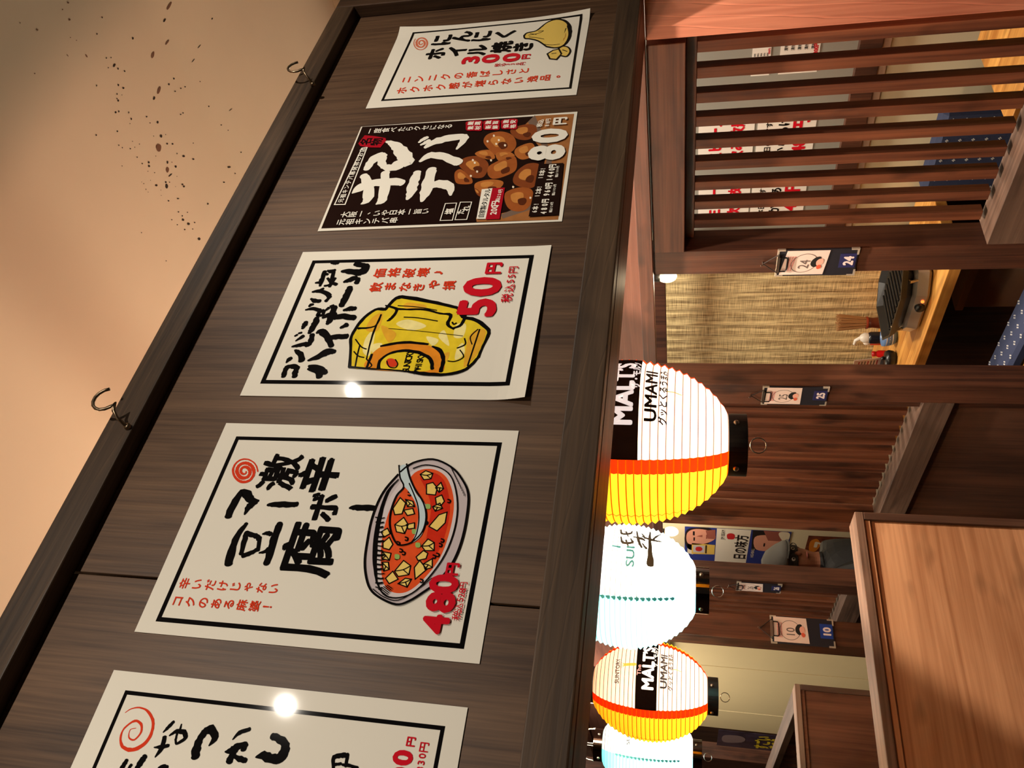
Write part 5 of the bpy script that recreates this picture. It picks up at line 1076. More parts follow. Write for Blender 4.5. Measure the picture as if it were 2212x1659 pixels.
# screen beside booth 24
T = Thing('slatted_screen', 'slatted timber screen at the right, between corner post and clipboard 24', 'screen', (1.76, 1.3, -1.55))
header(T, 0.96, 1.595)
T.box('under_header_strip', 1.78, 1.82, 0.96, 1.60, -0.010, 0.016, M_RED_Y)
T.box('post', 1.72, 1.81, 1.592, 1.682, -1.55, 0.1045, M_POST_Z)
slats(T, [1.0102 + i*0.0672 for i in range(9)], -0.755, -0.008, M_RED_Z)
T.box('lower_rail', 1.72, 1.82, 0.96, 1.592, -0.862, -0.766, M_GREY_Y)
T.box('lower_panel', 1.745, 1.765, 0.96, 1.592, -1.55, -0.862, M_POST_Z)
# screen beside booth 25
T = Thing('slatted_screen', 'slatted timber screen with grey lower rail, beside clipboard 25', 'screen', (1.76, 2.7, -1.55))
header(T, 2.296, 3.14)
T.box('post', 1.72, 1.81, 2.203, 2.295, -1.55, 0.1045, M_POST_Z)
T.box('post_stile', 1.74, 1.80, 2.296, 2.345, -1.55, 0.016, M_POST_Z)
slats(T, [2.38 + i*0.0640 for i in range(12)], -0.755, 0.014, M_RED_Z)
T.box('lower_rail', 1.72, 1.82, 2.296, 3.14, -0.862, -0.766, M_GREY_Y)
T.box('lower_panel', 1.745, 1.765, 2.296, 3.14, -1.55, -0.862, M_INNER_Z)
T.box('end_post', 1.72, 1.81, 3.14, 3.225, -1.55, 0.1045, M_RED_Z)
# screen beside booth 26
T = Thing('slatted_screen', 'farthest slatted timber screen, beside clipboard 26', 'screen', (1.76, 4.0, -1.55))
T.box('post', 1.72, 1.81, 3.765, 3.865, -1.55, 0.1045, M_POST_Z)
slats(T, [3.905 + i*0.0672 for i in range(8)], -0.755, 0.10, M_RED_Z)
T.box('lower_rail', 1.72, 1.82, 3.866, 4.45, -0.862, -0.766, M_GREY_Y)
T.box('lower_panel', 1.745, 1.765, 3.866, 4.45, -1.55, -0.862, M_INNER_Z)

# ================================================================== numbered clipboards
M_NAVY = plain('navy_board', (34, 33, 42), 0.45); M_TAG = plain('indigo_tag', (44, 46, 96), 0.4); M_TAGB = plain('blue_tag', (30, 62, 150), 0.4)
M_SLIP = plain('paper_slip', (236, 214, 206), 0.6); M_PINKINK = plain('pink_print', (226, 140, 140), 0.6)
M_GREYINK = plain('grey_print', (110, 96, 92), 0.6); M_HAIR = plain('black_print', (18, 16, 16), 0.6); M_SKIN = plain('skin_print', (240, 178, 160), 0.6)
M_ORNG = plain('vermilion_print', (220, 92, 62), 0.6); M_DIGIT = plain('tag_digits', (240, 226, 226), 0.5)
def clipboard(num, mp, label, tagmat, tilt=0.0):
    """mp(u, v, d): u right, v down (metres from the board's top-left), d outwards from the post"""
    w, h = 0.100, 0.212
    T = Thing('order_clipboard', label, 'clipboard', mp(w/2, h, 0), 'numbered clipboards on the posts')
    def rr(x0, y0, x1, y1, r=0.006):
        pts = []
        for cx_, cy_, a0 in ((x1-r, y0+r, -90), (x1-r, y1-r, 0), (x0+r, y1-r, 90), (x0+r, y0+r, 180)):
            for k in range(5):
                a = math.radians(a0+k*22.5); pts.append((cx_+r*math.cos(a), cy_+r*math.sin(a)))
        return pts
    T.part('board', MB().quadprism(rr(0, 0, w, h), mp, 0.001, 0.005), M_NAVY)
    for cx_, cy_, sx_, sy_ in ((0, 0, 1, 1), (w, 0, -1, 1), (0, h, 1, -1), (w, h, -1, -1)):
        L = [(cx_-sx_*.001, cy_-sy_*.001), (cx_+sx_*.022, cy_-sy_*.001), (cx_+sx_*.022, cy_+sy_*.004), (cx_+sx_*.004, cy_+sy_*.004), (cx_+sx_*.004, cy_+sy_*.020), (cx_-sx_*.001, cy_+sy_*.020)]
        T.part('metal_corner', MB().quadprism(L, mp, 0.0005, 0.0062), plain('clip_silver', (196, 184, 168), .35, .35))
    s = math.sin(tilt)
    def mt(u, v, d): return mp(u, v + (u-0.01)*s, d)
    slip = T.part('paper_slip', MB().quadprism([(0.006, 0.010), (0.097, 0.010), (0.097, 0.122), (0.006, 0.128)], mt, 0.0056, 0.0064), M_SLIP)
    q = MB(); d = 0.0067
    ring = [(0.050+0.035*math.cos(a), 0.066+0.034*math.sin(a)) for a in [2*math.pi*k/36 for k in range(37)]]
    ribbon(q, ring, 0.0018, mt, d, M_GREYINK, False, True)
    text_on(q, num, 0.046, 0.067, 0.040, mt, d, M_GREYINK, 0.01, 0.85)
    for i in range(3):
        for k in range(9):
            uu = 0.022+k*0.0062; fill_poly(q, [(uu, 0.0215+i*.0065), (uu+.0046, 0.0215+i*.0065), (uu+.0046, 0.0255+i*.0065), (uu, 0.0255+i*.0065)], mt, d, M_PINKINK)
    T.part('slip_print', q, None, slip)
    q = MB()
    fill_poly(q, smooth_pts([(0.036, 0.092), (0.046, 0.084), (0.060, 0.084), (0.072, 0.092), (0.074, 0.103), (0.066, 0.106), (0.056, 0.098), (0.044, 0.104), (0.036, 0.100)], True), mt, 0.0069, M_HAIR)
    fill_poly(q, smooth_pts([(0.042, 0.101), (0.056, 0.097), (0.066, 0.103), (0.064, 0.113), (0.050, 0.116), (0.042, 0.110)], True), mt, 0.0071, M_SKIN)
    fill_poly(q, smooth_pts([(0.028, 0.106), (0.038, 0.102), (0.044, 0.108), (0.038, 0.115), (0.029, 0.113)], True), mt, 0.0072, M_ORNG)
    T.part('slip_picture', q, None, slip)
    clip = T.part('clip', MB().quadprism([(0.022, 0.0), (0.078, 0.0), (0.078, 0.006), (0.022, 0.006)], mp, 0.006, 0.014), M_METAL, None, False, 0.001)
    wire = [mp(0.024, 0.004, 0.012), mp(0.024, 0.024, 0.011), mp(0.030, 0.027, 0.010), mp(0.070, 0.027, 0.010), mp(0.076, 0.024, 0.011), mp(0.076, 0.004, 0.012)]
    T.part('clip_wire', MB().tube(wire, 0.0022, 6), M_BLACK, clip)
    T.part('number_tag', MB().quadprism([(0.030, 0.166), (0.082, 0.166), (0.082, 0.208), (0.030, 0.208)], mp, 0.005, 0.0058), tagmat)
    q = MB(); text_on(q, num, 0.056, 0.189, 0.034, mp, 0.0064, M_DIGIT, 0.05); T.part('tag_number', q)
    q = MB(); q.tube([mp(0.014, 0.004, 0.008), mp(0.049, -0.036, 0.006)], 0.0014, 6).tube([mp(0.086, 0.004, 0.008), mp(0.051, -0.036, 0.006)], 0.0014, 6)
    T.part('hanging_string', q, M_STRING)
    T.part('nail', MB().tube([mp(0.050, -0.038, 0.0), mp(0.050, -0.038, 0.010), mp(0.050, -0.044, 0.014)], 0.0022, 6), M_METAL)
def on_aisle(y0, zt):   # on a post face X = 1.72: u runs towards smaller Y
    return lambda u, v, d: (1.72-d, y0-u, zt-v)
clipboard('24', on_aisle(1.690, -0.240), 'navy clipboard numbered 24 on the post by the reed blind', M_TAG, 0.18)
clipboard('25', on_aisle(2.312, -0.248), 'navy clipboard numbered 25 on the middle post', M_TAG, 0.05)
clipboard('26', on_aisle(3.888, -0.247), 'small far clipboard numbered 26 beside the blue lantern', M_TAG, 0.0)
clipboard('10', lambda u, v, d: (1.073+u, 2.86-d, -0.297-v), 'clipboard numbered 10 with bright blue tag above the low partition', M_TAGB, 0.0)

# ================================================================== paper lanterns
def lantern_mat(name, kind):
    m, nt, p = nodes_of(name); N, L = nt.nodes, nt.links
    N.remove(p); out = [n for n in N if n.type == 'OUTPUT_MATERIAL'][0]
    tc = N.new('ShaderNodeTexCoord'); sep = N.new('ShaderNodeSeparateXYZ'); L.new(tc.outputs['Object'], sep.inputs[0])
    def math_(op, a, b=None, c=None):
        n = N.new('ShaderNodeMath'); n.operation = op
        for i, x in enumerate((a, b, c)):
            if x is None: continue
            if isinstance(x, (int, float)): n.inputs[i].default_value = x
            else: L.new(x, n.inputs[i])
        return n.outputs[0]
    # local -Y faces the aisle; angle 0 there, growing to the viewer's right
    ang = math_('ARCTAN2', sep.outputs['X'], math_('MULTIPLY', sep.outputs['Y'], -1.0))
    rad = math_('POWER', math_('ADD', math_('MULTIPLY', sep.outputs['X'], sep.outputs['X']), math_('MULTIPLY', sep.outputs['Y'], sep.outputs['Y'])), 0.5)
    def mixc(f, a, b):
        n = N.new('ShaderNodeMix'); n.data_type = 'RGBA'; L.new(f, n.inputs[0])
        for i, x in ((6, a), (7, b)):
            if isinstance(x, tuple): n.inputs[i].default_value = x
            else: L.new(x, n.inputs[i])
        return n.outputs[2]
    if kind == 'orange':
        a = math_('ABSOLUTE', math_('SUBTRACT', ang, 0.50)); edge = math_('MULTIPLY', math_('SUBTRACT', a, 0.76), rad)
        inner = math_('LESS_THAN', edge, 0.0); band = math_('LESS_THAN', edge, 0.024)
        seam = math_('LESS_THAN', math_('ABSOLUTE', math_('SUBTRACT', edge, 0.118)), 0.0022)
        col = mixc(seam, (1.0, 0.50, 0.02, 1), (0.75, 0.16, 0.01, 1)); col = mixc(band, col, (0.80, 0.02, 0.002, 1)); col = mixc(inner, col, (1.0, 0.90, 0.84, 1))
    else:
        a = math_('ABSOLUTE', math_('SUBTRACT', ang, 0.62)); edge = math_('MULTIPLY', math_('SUBTRACT', a, 0.80), rad)
        inner = math_('LESS_THAN', edge, 0.0)
        col = mixc(inner, (0.24, 0.88, 0.90, 1), (0.97, 0.99, 0.97, 1))
    att = N.new('ShaderNodeAttribute'); att.attribute_name = 'rib'
    col = mixc(att.outputs['Fac'], col, mixc(inner, (0.40, 0.05, 0.0, 1) if kind == 'orange' else (0.10, 0.5, 0.5, 1), (0.16, 0.12, 0.11, 1)))
    tr = N.new('ShaderNodeBsdfTranslucent'); df = N.new('ShaderNodeBsdfDiffuse'); mix = N.new('ShaderNodeMixShader'); mix.inputs[0].default_value = 0.18
    L.new(col, tr.inputs['Color']); L.new(col, df.inputs['Color']); L.new(tr.outputs[0], mix.inputs[1]); L.new(df.outputs[0], mix.inputs[2]); L.new(mix.outputs[0], out.inputs['Surface'])
    return m
LM = {'orange': lantern_mat('orange_lantern_paper', 'orange'), 'blue': lantern_mat('blue_lantern_paper', 'blue')}
M_LABEL = plain('lantern_black_label', (20, 12, 10), 0.5); M_LWHITE = None
def paper_print(name, rgb, w=0.75):
    """print on lantern paper lets the lamp shine through"""
    if name in MATS: return MATS[name]
    m, nt, p = nodes_of(name); N, L = nt.nodes, nt.links; N.remove(p); out = [n for n in N if n.type == 'OUTPUT_MATERIAL'][0]
    tr = N.new('ShaderNodeBsdfTranslucent'); df = N.new('ShaderNodeBsdfDiffuse'); mix = N.new('ShaderNodeMixShader'); mix.inputs[0].default_value = 1-w
    tr.inputs['Color'].default_value = lin(rgb); df.inputs['Color'].default_value = lin(rgb)
    L.new(tr.outputs[0], mix.inputs[1]); L.new(df.outputs[0], mix.inputs[2]); L.new(mix.outputs[0], out.inputs['Surface']); MATS[name] = m; return m
def lit_print(name, rgb, e):
    """pale lantern print given its own glow"""
    return glow(name, rgb, e)  # glow put into the print in place of lamplight through the paper
P_BLACK = paper_print('lantern_black', (16, 9, 7), .5); P_WHITE = lit_print('lantern_white', (246, 232, 224), 0.85); P_GREY = plain('lantern_grey', (70, 58, 62), .7)
P_GOLD = lit_print('lantern_gold', (206, 160, 24), .5); P_TEAL = lit_print('lantern_teal', (60, 150, 150), .3); P_INK = plain('lantern_ink', (58, 62, 54), .7); P_RED = lit_print('lantern_pink', (230, 150, 140), .6)
def lantern(kind, c, zb, zt, R, label, watts, turn=0.0, top=17):
    H = zt-zb; zc = (zb+zt)/2; base = (c[0], c[1], zb)
    T = Thing('paper_lantern', label, 'lantern', base, 'paper lanterns in a row')
    T.o.rotation_euler.z = math.atan2(-c[1], -c[0]) + math.pi/2 + turn
    def rad_at(z):
        t = max(-1, min(1, (z-zc)/(H/2))); return R*math.sqrt(max(0.0, 1-(0.93*t)**2))
    def loc(vs): return vs
    nrib = 27; seg = 72; vs = []; fs = []; ribf = []; rows = []
    for i in range(nrib):
        z0 = zb+H*i/nrib; h = H/nrib
        for f, k in ((0.0, 0.975), (0.16, 0.975), (0.58, 1.008)): rows.append((rad_at(z0+h*f)*k, z0+h*f-zb, f))
    rows.append((rad_at(zt)*0.975, H, 0.0))
    for r, z, f in rows:
        for k in range(seg): a = 2*math.pi*k/seg; vs.append((r*math.cos(a), r*math.sin(a), z))
    for j in range(len(rows)-1):
        for k in range(seg):
            l = (k+1) % seg; fs.append((j*seg+k, j*seg+l, (j+1)*seg+l, (j+1)*seg+k)); ribf.append(1.0 if rows[j][2] == 0.0 else 0.0)
    mb = MB().add(vs, fs)
    sh = obj('shade', mb, LM[kind], T.o, (0, 0, 0), True)
    at = sh.data.attributes.new('rib', 'FLOAT', 'FACE'); at.data.foreach_set('value', ribf)
    for nm, z, s in (('bottom_ring', 0, -1), ('top_ring', H, 1)):
        r = rad_at(zb)*1.01
        rg = obj(nm, MB().lathe([(r-.004, z), (r, z), (r*1.0, z+s*.03), (r-.004, z+s*.03), (r-.004, z)], (0, 0, 0), 48), M_BLACK if kind == 'orange' else plain('chrome_ring', (96, 88, 84), 0.12, 1.0), T.o, (0, 0, 0), False)
        for k in range(4):
            a = math.radians(-50+k*90); st = obj('stud', MB().ball((r*math.cos(a), r*math.sin(a), z+s*.012), 0.005, None, 10, 6), M_METAL, rg, (0, 0, 0), True)
    rg = [(0.013*math.cos(a), 0, -.046-.004+0.013*math.sin(a)) for a in [2*math.pi*k/18 for k in range(18)]]
    obj('pull_ring', MB().tube(rg, 0.0011, 6, None, True), M_METAL, T.o, (0, 0, 0), True)
    rr = rad_at(zt)
    arc = [(rr*math.cos(a), 0, H+.03+.07*math.sin(a)) for a in [math.pi*k/14 for k in range(15)]]
    obj('wire_handle', MB().tube(arc, 0.0022, 6), M_METAL, T.o, (0, 0, 0), True)
    obj('cord', MB().tube([(0, 0, H+.1), (0, 0, 0.44-zb)], 0.003, 6), plain('white_cord', (210, 204, 196), .5), T.o, (0, 0, 0), True)
    obj('bulb', MB().ball((0, 0, H*0.52), (0.024, 0.024, 0.034), None, 16, 10), glow('bulb_glass', (255, 226, 180), 6.0), T.o, (0, 0, 0), True)
    obj('socket', MB().lathe([(0.014, H*0.62), (0.016, H*0.66), (0.016, H*0.86), (0.006, H*0.9), (0.003, H+.1)], (0, 0, 0), 14), M_BLACK, T.o, (0, 0, 0), True)
    l = bpy.data.lights.new('lantern_light', 'POINT'); l.energy = watts; l.color = (1.0, 0.86, 0.66) if kind == 'orange' else (0.95, 0.98, 0.92); l.shadow_soft_size = 0.02
    lo = bpy.data.objects.new('lantern_light', l); COL.objects.link(lo); lo.parent = T.o; lo.location = (0, 0, H*0.36)
    l = bpy.data.lights.new('lantern_ceiling_fill', 'POINT'); l.energy = top; l.color = (1.0, 0.56, 0.33) if kind == 'orange' else (1.0, 0.84, 0.56); l.shadow_soft_size = 0.08  # tinted lamp added above the shade to brighten the ceiling
    lo = bpy.data.objects.new('lantern_ceiling_fill', l); COL.objects.link(lo); lo.parent = T.o; lo.location = (0, 0.05, H+.06)
    # print wrapped around the paper; u metres of arc from the sheet's middle, v down from the lantern's middle
    def mp(u, v, d):
        z = H/2 - v; r = rad_at(zb+z)*1.008 + 0.0006 + d; a = -math.pi/2 + u/R
        return (r*math.cos(a), r*math.sin(a), z)
    return T, mp, R
def rect_patch(q, u0, u1, v0, v1, mp, d, mat, nu=16, nv=4):
    vs = [mp(u0+(u1-u0)*i/nu, v0+(v1-v0)*j/nv, d) for j in range(nv+1) for i in range(nu+1)]
    q.add(vs, [(j*(nu+1)+i, j*(nu+1)+i+1, (j+1)*(nu+1)+i+1, (j+1)*(nu+1)+i) for j in range(nv) for i in range(nu)], mat)
def print_malts(T, mp, R):
    c = 0.50*R                     # the sheet's middle
    q = MB(); rect_patch(q, c-0.108, c+0.104, -0.036, 0.024, mp, 0.0007, P_BLACK, 24, 8); obj('label_patch', q, None, T.o, (0, 0, 0))
    q = MB()
    text_on(q, 'MALT’S', c+0.012, -0.002, 0.044, mp, 0.0026, P_WHITE, 0.045, 1.0, width=0.128)
    text_on(q, 'ザ・モルツ', c+0.044, 0.0175, 0.0145, mp, 0.0032, P_WHITE, 0.04)
    text_on(q, 'The', c-0.002, -0.0275, 0.016, mp, 0.0026, P_RED, 0.02, 1.2)
    text_on(q, 'UMAMI', c+0.004, 0.042, 0.026, mp, 0.0026, P_GREY, 0.03, 1.0, width=0.100)
    text_on(q, 'グッとくるうまみ', c+0.006, 0.061, 0.0145, mp, 0.0036, P_GREY, 0.035)
    text_on(q, 'SUNTORY', c-0.002, -0.090, 0.017, mp, 0.0026, P_GREY, 0.03, 1.0, width=0.082)
    q2 = MB()
    for i in range(7):             # ear of wheat
        for s in (-1, 1):
            u, v = c+0.014, -0.070+i*0.0052
            fill_poly(q2, smooth_pts([(u, v+.004), (u+s*.0035, v+.0005), (u+s*.0042, v-.0045), (u+s*.001, v-.002)], True, 3), mp, 0.0026, P_GOLD)
    for k in range(5): ribbon(q2, [(c+0.014+(k-2)*.0022, -0.070), (c+0.014+(k-2)*.0055, -0.086)], 0.0007, mp, 0.0026, P_GREY)
    ribbon(q2, [(c+0.012, 0.066), (c+0.014, 0.078), (c+0.012, 0.09)], 0.0018, mp, 0.0026, P_GOLD)
    obj('lettering', q, None, T.o, (0, 0, 0)); obj('wheat_ear', q2, None, T.o, (0, 0, 0))
def print_sui(T, mp, R):
    c = 0.62*R; q = MB()
    text_on(q, 'SUNTORY', c-0.02, -0.058, 0.015, mp, 0.0035, P_INK, 0.03, 1.2, width=0.11)
    text_on(q, 'SUI', c-0.025, 0.012, 0.026, mp, 0.0035, P_TEAL, 0.02, 1.4)
    k = 0.71*R; B = lambda l: [(k+x/1000, 0.030+y/1000) for x, y in l]
    for pts, w in (([(38, -44), (22, -40), (24, -22), (34, -18)], [2, 4, 4, 2]), ([(12, -42), (-6, -36), (-4, -16), (8, -20)], [2, 4, 4, 2]), ([(30, -32), (14, -26)], [3, 2]), ([(2, -30), (-14, -24)], [3, 2]),
                   ([(36, -8), (4, -2), (-14, 6)], [2, 4, 3]), ([(14, -14), (12, 4), (8, 12)], [2, 5, 2]), ([(30, 4), (16, 12)], [2, 4]), ([(-2, 6), (-14, 16)], [2, 4]),
                   ([(46, 22), (20, 22), (-8, 24), (-52, 26)], [2, 4, 5, 10]), ([(20, 4), (16, 26), (22, 50)], [2, 5, 1.5]), ([(56, 46), (34, 36), (16, 28)], [1, 3, 2])):
        ribbon(q, B(pts), [x*1.6/1000 for x in w], mp, 0.0045, P_INK, True)
    ribbon(q, [(c+.0, -.03), (c-.004, -.012)], [.003, .006], mp, 0.0026, P_TEAL, True)
    for i in range(17):            # small line of characters down the edge of the coloured field
        v = -0.10+i*0.0125; ribbon(q, [(c-0.80*R, v), (c-0.80*R-0.002, v+.006)], [0.004, 0.009], mp, 0.0026, P_TEAL, True)
        ribbon(q, [(c-0.80*R-.006, v+.004), (c-0.80*R+.004, v+.005)], [0.002, 0.002], mp, 0.0026, P_TEAL, True)
    obj('lettering', q, None, T.o, (0, 0, 0))
T, mp, R = lantern('orange', (0.771, 1.156), -0.066, 0.266, 0.1425, 'nearest lantern, white with red band and yellow side', 2.6, 0.06); print_malts(T, mp, R)
T, mp, R = lantern('blue', (0.776, 1.772), -0.022, 0.288, 0.143, 'white and pale blue lantern between the two orange ones', 6.5); print_sui(T, mp, R)
T, mp, R = lantern('orange', (0.745, 2.446), -0.066, 0.266, 0.1425, 'white and orange lantern showing its whole black label', 1.5, -0.12); print_malts(T, mp, R)
T, mp, R = lantern('blue', (0.690, 2.930), -0.030, 0.272, 0.140, 'farthest white and blue lantern at the frame edge', 6.5); print_sui(T, mp, R)

t = obj('lantern_pipe', MB().tube([(0.775, 0.942, 0.44), (0.77, 1.8, 0.44), (0.745, 2.5, 0.44), (0.66, 3.2, 0.44), (0.3, 8.4, 0.44)], 0.008, 8), M_HOOK, None, (0.73, 4.2, 0.44), True)
tag(t, 'thin metal pipe from which the row of lanterns hangs', 'pipe')
t = obj('shadow_batten', MB().box(0.838, 0.88, 1.32, 7.6, 0.67, 0.70), M_POST_Z, None, (0.87, 4.2, 0.67), False, 0.003)  # added out of sight to cast the dark band on the ceiling
tag(t, 'unseen batten added above the lanterns to shade the ceiling', 'batten')
# ================================================================== low booth partitions of the left row
def low_wall(y, label, ply, xr=1.13):
    T = Thing('low_partition', label, 'partition', (0, y+.04, -1.55))
    T.box('cap', -1.9, xr, y, y+0.086, -0.462, -0.440, M_GREY_X)
    T.box('end_stile', xr-.022, xr, y, y+0.08, -1.55, -0.462, M_GREY_Z)
    T.box('panel', -1.9, xr-.022, y+.010, y+.030, -1.55, -0.462, ply, None, 0)
    T.box('inner_strip', -1.9, xr-.022, y+.005, y+.011, -0.478, -0.462, ply)
    T.box('back_panel', -1.9, xr-.022, y+.055, y+.075, -1.55, -0.462, ply, None, 0)
low_wall(2.0, 'nearest low partition, orange-brown plywood with dark capped frame, at lower left', M_LOWPLY)
low_wall(3.44, 'second low partition, dark red plywood, behind the nearest one', M_LOWPLY2)
T = Thing('side_screen', 'low slatted side screen with pale top rail behind the second partition', 'screen', (1.1, 4.2, -1.55))
T.box('top_rail', 1.04, 1.13, 3.53, 5.1, -0.47, -0.44, M_GREY_Y)
slats(T, [3.60+i*0.085 for i in range(17)], -1.3, -0.47, M_POST_Z, 1.08)
T.box('sill', 1.05, 1.12, 3.53, 5.1, -1.55, -1.3, M_POST_Z)
t = obj('booth_post', MB().box(1.082, 1.172, 2.861, 2.951, -1.55, 0.62), M_POST_Z, None, (1.127, 2.906, -1.55), False, 0.002)
tag(t, 'dark square post carrying clipboard 10', 'post')
t = obj('booth_post', MB().box(1.62, 1.74, 6.88, 7.35, -1.55, 0.104), M_POST_Z, None, (1.68, 7.1, -1.55), False, 0.003)
tag(t, 'broad dark post beyond the yellow wall, at the lower frame edge', 'post')
t = obj('booth_post', MB().box(1.05, 1.13, 5.1, 5.18, -1.55, 0.62), M_POST_Z, None, (1.09, 5.14, -1.55), False, 0.002)
tag(t, 'far dark post at the end of the low side screen', 'post')

# ================================================================== wall posters seen through the screens
def wall_frame(y_r, zt):   # on the wall X = 2.65; u towards smaller Y
    return lambda u, v, d: (2.648-d, y_r-u, zt-v)
def flat_sheet(name, label, cat, mp, w, h, col, group=None, base=None):
    T = Thing(name, label, cat, mp(w/2, h, 0), group)
    T.part('paper', MB().quadprism([(0, 0), (w, 0), (w, h), (0, h)], mp, 0.0, 0.0012), col); return T
M_SHEET = plain('menu_sheet_paper', (232, 224, 214), 0.5)
def menu_sheet(y1, y0, zt, zb, style, label):
    w, h = y1-y0, zt-zb
    mp = lambda u, v, d: (2.643-d, y1-u, zt-v)
    T = flat_sheet('menu_sheet', label, 'menu sheet', mp, w, h, M_SHEET, 'menu sheets on the grey wall')
    q = MB()
    if style == 0:
        text_on(q, '本日のおすすめ', w*.5, h*.2, h*.13, mp, .002, ink_mat('black'), .02); text_on(q, '480円', w*.5, h*.75, h*.3, mp, .002, ink_mat('price'), .05); text_on(q, 'からあげ', w*.5, h*.45, h*.22, mp, .002, ink_mat('black'), .03)
    elif style == 1:
        text_on(q, '生ビール', w*.5, h*.3, h*.28, mp, .002, ink_mat('price'), .04); text_on(q, '飲み放題', w*.5, h*.7, h*.26, mp, .002, ink_mat('price'), .04)
    else:
        for i in range(5): text_on(q, '枝豆　冷奴　漬物', w*.5, h*(.14+.17*i), h*.10, mp, .002, ink_mat('black'), .01)
        text_on(q, '300円', w*.75, h*.9, h*.14, mp, .002, ink_mat('price'), .04)
    T.part('print', q)
menu_sheet(2.00, 1.755, -0.025, -0.228, 1, 'upper white menu sheet behind the middle slats')
menu_sheet(2.00, 1.755, -0.239, -0.445, 0, 'lower white menu sheet behind the middle slats')
menu_sheet(2.262, 2.05, -0.030, -0.232, 1, 'upper menu sheet behind the slats next to clipboard 24')
menu_sheet(2.262, 2.05, -0.238, -0.445, 0, 'lower menu sheet behind the slats next to clipboard 24')
menu_sheet(1.62, 1.50, -0.200, -0.262, 2, 'small menu slip behind the rightmost slats, upper one')
menu_sheet(1.62, 1.50, -0.292, -0.420, 2, 'small menu slip behind the rightmost slats, lower one')
# advertising poster with two portraits, and the food poster below it
mp = wall_frame(5.56, 0.012); w, h = 0.56, 0.70
T = flat_sheet('advertising_poster', 'blue and white beer advertising poster in the far booth', 'poster', mp, w, h, plain('poster_blue', (44, 58, 136), 0.4))
def P(T, name, shapes):
    q = MB()
    for i, (col, pts) in enumerate(shapes): fill_poly(q, smooth_pts(pts, True) if len(pts) > 4 else pts, mp, 0.0018+i*0.0002, col)
    T.part(name, q)
SK = plain('portrait_skin', (214, 150, 128), .5); SK2 = plain('portrait_shade', (150, 84, 72), .5); HR = plain('portrait_hair', (28, 20, 22), .5)
BEER = plain('beer_gold', (222, 186, 90), .4); FO = plain('beer_foam', (226, 214, 190), .5); SIL = plain('label_silver', (190, 186, 190), .4)
P(T, 'upper_portrait', [(HR, [(.22, .03), (.34, .0), (.50, .01), (.55, .06), (.54, .18), (.30, .16), (.22, .10)]), (SK, [(.32, .02), (.46, .015), (.53, .06), (.53, .14), (.48, .20), (.40, .205), (.33, .15), (.30, .08)]), (SK2, [(.40, .16), (.52, .14), (.54, .205), (.40, .21)]),
     (HR, [(.44, .055), (.50, .055), (.50, .068), (.44, .068)]), (HR, [(.36, .06), (.41, .06), (.41, .07), (.36, .07)]), (SK2, [(.43, .08), (.455, .12), (.42, .12), (.425, .10)]), (SK2, [(.40, .145), (.46, .145), (.46, .155), (.40, .155)])])
P(T, 'beer_mug', [(FO, [(.16, .02), (.30, .02), (.32, .06), (.14, .06)]), (BEER, [(.15, .05), (.32, .05), (.31, .21), (.16, .21)]), (SIL, [(.18, .06), (.29, .06), (.29, .14), (.18, .14)]), (HR, [(.17, .145), (.30, .145), (.30, .155), (.17, .155)]), (plain('label_red', (190, 40, 44), .4), [(.21, .08), (.26, .08), (.27, .11), (.235, .125), (.20, .11)])])
P(T, 'white_band', [(plain('poster_white', (226, 220, 208), .5), [(.0, .215), (.56, .215), (.56, .44), (.0, .435)])])
P(T, 'lower_portrait', [(HR, [(.26, .46), (.56, .45), (.56, .60), (.30, .62)]), (SK, [(.28, .49), (.46, .47), (.50, .56), (.46, .66), (.34, .67), (.27, .60)]), (SK2, [(.42, .56), (.56, .52), (.56, .68), (.42, .68)]), (HR, [(.33, .535), (.38, .535), (.38, .545), (.33, .545)]), (FO, [(.42, .66), (.52, .62), (.56, .64), (.54, .69), (.44, .69)])])
q = MB(); text_on(q, 'JIM BEAM', .47, .262, .035, mp, .0026, HR, .01, 1.0); text_on(q, '日の味方', .30, .385, .095, mp, .0026, HR, .03); text_on(q, 'HIGHBALL', .22, .47, .03, mp, .003, FO, .0)
fill_poly(q, smooth_pts([(.42, .29), (.48, .285), (.50, .31), (.48, .335), (.42, .335), (.41, .31)], True), mp, .0026, plain('label_red', (190, 40, 44), .4)); T.part('lettering', q)
mp = wall_frame(5.56, -0.80); T = flat_sheet('food_poster', 'laminated brown food poster below the beer advertisement', 'poster', mp, .52, .36, plain('food_brown', (112, 58, 40), 0.2, vary=.5, vscale=18))
q = MB(); text_on(q, 'ス', .40, .10, .12, mp, .002, FO, .05); text_on(q, 'おすすめ', .30, .26, .07, mp, .002, FO, .04)
fill_poly(q, smooth_pts([(.30, .03), (.44, .02), (.48, .06), (.40, .09), (.30, .07)], True), mp, .0016, plain('food_orange', (214, 128, 36), .3)); T.part('print', q)
# dark event poster on the far end of the yellow wall
mp = lambda u, v, d: (1.716-d, 6.86-u, -0.255-v)
t = Thing('event_poster', 'dark poster with yellow lettering at the end of the yellow wall', 'poster', mp(.22, .46, 0))
t.part('paper', MB().quadprism([(0, 0), (.44, 0), (.44, .50), (0, .50)], mp, 0, .002), plain('event_dark', (52, 44, 62), 0.35, vary=.7, vscale=9))
q = MB(); text_on(q, 'すごい', .22, .33, .12, mp, .004, plain('event_yellow', (232, 204, 40), .4), .05); text_on(q, 'まつり', .22, .43, .10, mp, .004, MATS['event_yellow'], .05)
fill_poly(q, smooth_pts([(.12, .05), (.3, .04), (.34, .14), (.28, .2), (.16, .18)], True), mp, .0035, plain('event_grey', (136, 116, 116), .4)); t.part('print', q)

